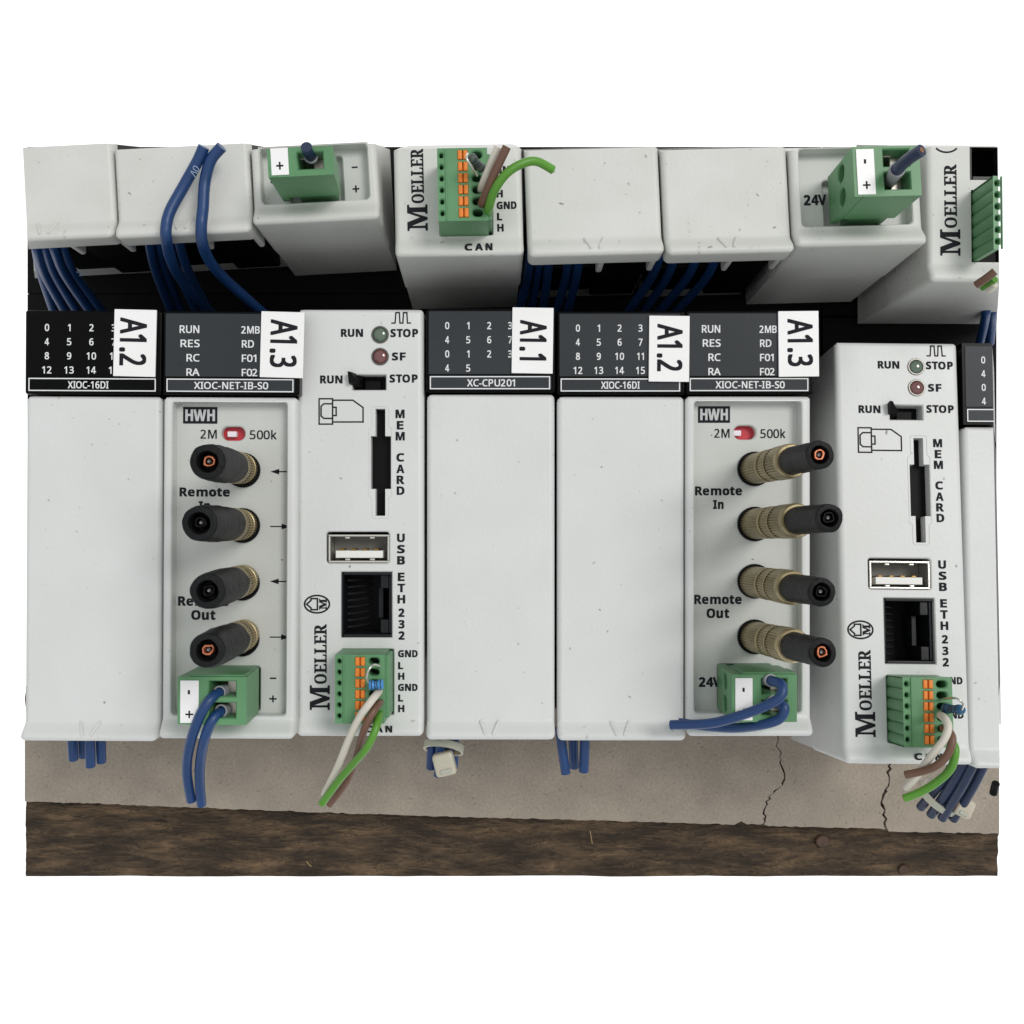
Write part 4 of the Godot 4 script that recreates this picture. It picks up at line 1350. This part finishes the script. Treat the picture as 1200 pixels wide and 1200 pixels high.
func plugs_and_wires():
	# fibre plugs
	var lb := [[287.5, 550.0], [288.0, 615.0], [288.8, 679.0], [289.5, 742.5]]
	var lt := [[243.0, 541.0], [233.5, 613.0], [243.0, 693.0], [242.5, 762.5]]
	var lw := ["topmost", "second from top", "third from top", "lowest"]
	for k in 4:
		fibre_plug("%s of four stubby black rubber plugs in the left fieldbus module" % lw[k], P(lb[k][0], lb[k][1], -3.2), P(lt[k][0], lt[k][1], 40.0), k in [0, 3], 17.0, 1.14, 100 + k)
	var rb := [[884.0, 549.5], [884.0, 614.0], [883.0, 681.5], [884.0, 746.0]]
	var rt := [[961.0, 533.0], [972.0, 607.0], [963.0, 694.0], [964.0, 765.0]]
	for k in 4:
		fibre_plug("%s of four long knurled brass plugs in the right fieldbus module" % lw[k], P(rb[k][0], rb[k][1], -3.2), P(rt[k][0], rt[k][1], 46.0), k in [0, 3], 31.0, 0.93, 200 + k)
	# power plugs of the near row
	power_plug("green power plug at the foot of the left fieldbus module, wires hanging down", pose_of(NET_REF, [188.5, 347.0, 364.5, 864.0], 3.0, -0.3))
	power_plug("green power plug at the foot of the right fieldbus module, wires led left", pose_of(NET_REF, [803.0, 951.0, 364.0, 861.0], 0.0, 0.0))
	bus_plug("green bus plug of the middle controller in the lower row", pose_of(CPU_REF, [348.5, 496.5, 362.0, 862.0], 0.0, 0.0))
	bus_plug("green bus plug of the tilted controller at lower right, fluted flank in view", right_cpu())
	var g := "thick blue wires in the power plugs"
	wire("blue_wire", "left blue wire hanging from the left power plug, in the minus clamp", g, M.blue, [[272, 805, 11], [259, 811, 16], [246, 820, 19.5], [233, 842, 19.5], [222, 875, 16], [219, 905, 12], [224, 938, 8]], 1.12, true, 6.0)
	wire("blue_wire", "right blue wire hanging from the left power plug, in the plus clamp", g, M.blue, [[274, 829, 11], [262, 833, 15.5], [250, 842, 18.5], [241, 862, 18], [235, 890, 14], [234, 915, 11], [236, 943, 8]], 1.12, true, 6.0)
	wire("blue_wire", "upper blue wire led left from the right power plug over the module foot", g, M.blue, [[892, 796, 11], [905, 798, 17], [916, 803, 20], [914, 817, 21], [893, 829, 20], [860, 841, 17], [830, 848, 13.5], [786, 849.5, 9.5]], 1.1, true, 5.6)
	var w: Node3D = wire("blue_wire", "lower blue wire led left from the right power plug, printed", g, M.blue, [[894, 822, 11], [908, 823, 16.5], [919, 829, 18.5], [914, 842, 18], [895, 849, 16], [865, 853, 11], [838, 852, 7.5], [795, 847, 5.6]], 1.1, true, 5.6)
	# bus wires and resistors
	var c := "thin wires in the green bus plugs"
	wire("white_wire", "white wire hanging from the middle controller", c, M.wire_white, [[446, 808, 8], [441, 814, 13.5], [433, 824, 16], [421, 841, 15], [409, 866, 12], [396, 898, 8], [380, 931, 4]], 0.86)
	wire("brown_wire", "brown wire hanging from the middle controller", c, M.wire_brown, [[447, 822, 8], [443, 826, 13], [435, 838, 15], [426, 858, 14], [418, 888, 9], [405, 918, 5], [386, 943, 2]], 0.86)
	wire("green_wire", "green wire hanging from the middle controller across the brown one", c, M.wire_green, [[446, 834, 8], [444, 840, 12.5], [440, 855, 15], [430, 876, 15], [414, 895, 12], [396, 916, 9], [377, 942, 6]], 0.86)
	resistor("small sky blue resistor in the bus plug of the middle controller", [432.0, 803, 13], [449.5, 802, 13], [[446, 785, 7], [445, 781, 12], [438, 779, 15], [432, 785, 16], [430, 794, 15], [433, 802, 13]], M.resistor, 1.05)
	wire("white_wire", "white wire hanging from the tilted lower right controller", c, M.wire_white, [[1102, 838, 14], [1108, 843, 21], [1111, 853, 23], [1106, 867, 23], [1092, 885, 21], [1078, 904, 18], [1061, 924, 15]], 0.86)
	wire("brown_wire", "brown wire curling left from the tilted lower right controller", c, M.wire_brown, [[1105, 853, 14], [1113, 858, 21], [1116, 868, 23], [1110, 885, 23], [1096, 898, 22], [1080, 904, 20], [1061, 908, 18]], 0.86)
	wire("green_wire", "green wire curling left from the tilted lower right controller", c, M.wire_green, [[1108, 866, 14], [1116, 870, 20], [1119.5, 881, 22], [1114, 901, 21], [1097, 917, 19], [1079, 928, 17], [1059, 936, 16]], 0.9)
	resistor("dark blue resistor standing in the bus plug of the tilted controller", [1106, 830, 13], [1128, 832, 21], [[1102, 820, 12], [1113, 818, 19], [1122, 819, 23], [1129, 825, 23], [1127, 832, 21]], M.resistor_dark, 1.0)
	wire("green_wire", "green wire bending right from the upper centre controller", c, M.wire_green, [[571, 252, 13], [573, 243, 20], [579, 224, 24], [592, 205, 26], [609, 193, 26], [628, 189, 25], [648, 199, 23]], 0.95)
	wire("brown_wire", "brown wire rising from the upper centre controller", c, M.wire_brown, [[563, 241, 13], [566, 236, 20], [574, 216, 24], [584, 193, 26], [594, 172, 27]], 0.95, false)
	wire("white_wire", "white wire rising from the upper centre controller behind the brown one", c, M.wire_white, [[563, 226, 13], [566, 216, 20], [574, 196, 23], [584, 172, 25]], 0.9, false)
	resistor("dark grey green resistor in the bus plug of the upper centre controller", [551, 183, 24], [566, 199, 20], [[548, 180, 24], [547, 186, 25], [553, 196, 24], [559, 206, 21]], M.resistor_grey, 0.95)
	wire("brown_wire", "brown wire end at the right edge, upper right corner", c, M.wire_brown, [[1166, 318, 16], [1157, 325, 15], [1144, 334, 13]], 0.9)
	wire("green_wire", "green wire end at the right edge, upper right corner", c, M.wire_green, [[1166, 327, 14], [1159, 333, 12], [1151, 337, 10]], 0.8)
	wire("white_wire", "white wire end at the right edge, upper right corner", c, M.wire_white, [[1166, 333, 13], [1162, 337, 12], [1158, 340, 11]], 0.85)
	# power wires of the far row
	wire("blue_wire", "blue wire stub with grey sleeve in the upper right power plug", g, M.navy, [[1043, 213, 19], [1053, 197, 27], [1065, 186, 31], [1080, 176, 34]], 1.3, true, 7.5)
	wire("blue_wire", "blue wire in the upper left power plug, grey sleeve at the top edge", g, M.navy, [[368, 188, 18], [361, 178, 24], [359, 172, 26]], 1.2, false, 3.2)
	# two loose wires that cross the far row
	var gl := "loose blue wires crossing the upper row"
	w = wire("blue_wire", "left of two loose blue wires crossing the upper left module", gl, M.blue, [[239, 172, 14.5], [231, 190, 13.5], [216, 217, 12.5], [200, 246, 13], [195, 264, 13.5], [195, 281, 12], [200, 303, 2], [213, 328, -12], [250, 370, -30]], 1.28, false)
	wire_print(w, "0V", P(228, 200, 15.4), P(216, 222, 14) - P(228, 200, 15.4), 1.5)
	w = wire("blue_wire", "right of two loose blue wires crossing the upper left module", gl, M.blue, [[260, 172, 14.5], [247, 188, 13.5], [240, 214, 12.5], [238, 244, 13], [236, 264, 13.5], [237, 284, 11], [246, 306, 1], [266, 329, -10], [312, 370, -26]], 1.28, false)
	# bundles leaving the far row
	var sets := [[[[42, 288, -12, 64, 368, -38], [42, 289, -8, 78, 368, -36], [52, 288, -9, 92, 368, -36], [62, 288, -7, 108, 368, -34], [73, 288, -10, 122, 368, -36]], "under the upper left corner module"],
		[[[174, 281, -8, 202, 368, -36], [186, 281, -10, 214, 368, -38], [198, 281, -8, 232, 368, -36], [209, 280, -7, 247, 368, -35]], "under the upper module crossed by loose wires"],
		[[[621, 300, -8, 608, 368, -36], [632, 300, -10, 621, 368, -38], [643, 300, -9, 636, 368, -37], [667, 300, -8, 651, 368, -36], [679, 300, -7, 664, 368, -35]], "below the upper module right of the centre controller"],
		[[[773, 300, -8, 734, 368, -36], [791, 300, -9, 752, 368, -37], [817, 300, -8, 770, 368, -36], [840, 300, -7, 790, 368, -35]], "below the upper module beside the one printed 24V"],
		[[[1156, 362, -28, 1148, 402, -40], [1163, 362, -30, 1160, 402, -42]], "between the two right edge modules"]]
	var order := ["leftmost", "second", "third", "fourth", "fifth"]
	for s in sets:
		for k in s[0].size():
			var e: Array = s[0][k]
			if e[0] > 1171.0: e[0] = 1171.0
			var b := Vector3(e[0] + (e[3] - e[0]) * 0.30, e[1] + (e[4] - e[1]) * 0.42, lerpf(e[2], e[5], 0.45))
			w = wire("blue_wire", "%s blue wire of the bundle %s" % [order[k], s[1]], "blue wires leaving the upper row", M.blue, [[e[0] - (e[3] - e[0]) * 0.1, e[1] - 16.0, e[2] - 3.0], [e[0], e[1], e[2]], [b.x, b.y, b.z], [e[3], e[4], e[5]]], 1.15, false)
			if k == 4 and e[0] < 100: wire_print(w, "0V", P(94, 320, -15.5), P(112, 345, -20) - P(94, 320, -15.5), 1.3)
	# cut stubs below the near row
	var stubs := [[[[84, 852, -8, 86, 890, -10], [96, 852, -10, 97, 886, -13], [105, 852, -6, 106, 898, -8], [118, 852, -8, 118.5, 893, -10]], "under the lower left module"],
		[[[507, 852, -9, 505, 900, -12], [517, 852, -7, 514, 909, -10], [527, 852, -9, 526, 906, -11], [533, 852, -12, 531, 900, -14]], "in the tie below sticker A1.1's module"],
		[[[656, 852, -7, 663, 906, -9], [671, 852, -10, 673, 899, -13], [686, 852, -7, 684, 904, -9]], "below the module left of the brass plugs"],
		[[[1128, 880, -6, 1079, 946, -22], [1136, 882, -5, 1091, 955, -20], [1146, 884, -4, 1104, 959, -18], [1158, 886, -6, 1117, 960, -18]], "in the tie at lower right"]]
	for s in stubs:
		for k in s[0].size():
			var e: Array = s[0][k]
			wire("blue_wire", "%s cut blue wire stub %s" % [order[k], s[1]], "cut blue wire stubs under the lower row", M.blue if e[0] < 1000 else M.navy, [[e[0], e[1], e[2]], [lerpf(e[0], e[3], 0.45), lerpf(e[1], e[4], 0.5), lerpf(e[2], e[5], 0.4)], [e[3], e[4], e[5]]], 1.18)
	wire("black_wire", "black wire end at the right edge, on the board", "", M.black, [[1167, 918, -30], [1165.5, 923, -31], [1164, 930, -32]], 1.0, false)
	tie("white cable tie with square head below the A1.1 module", [520, 876, -9], Vector3(-0.12, 0.5, 0.86), 4.4, 3.0, [521, 895, -6.0], 5.0, 14.0)
	tie("pale cable tie round the stubs at lower right", [1102, 934, -18], Vector3(-0.42, -0.66, 0.62), 5.8, 3.4, [1129, 946, -15], 4.2, -25.0)
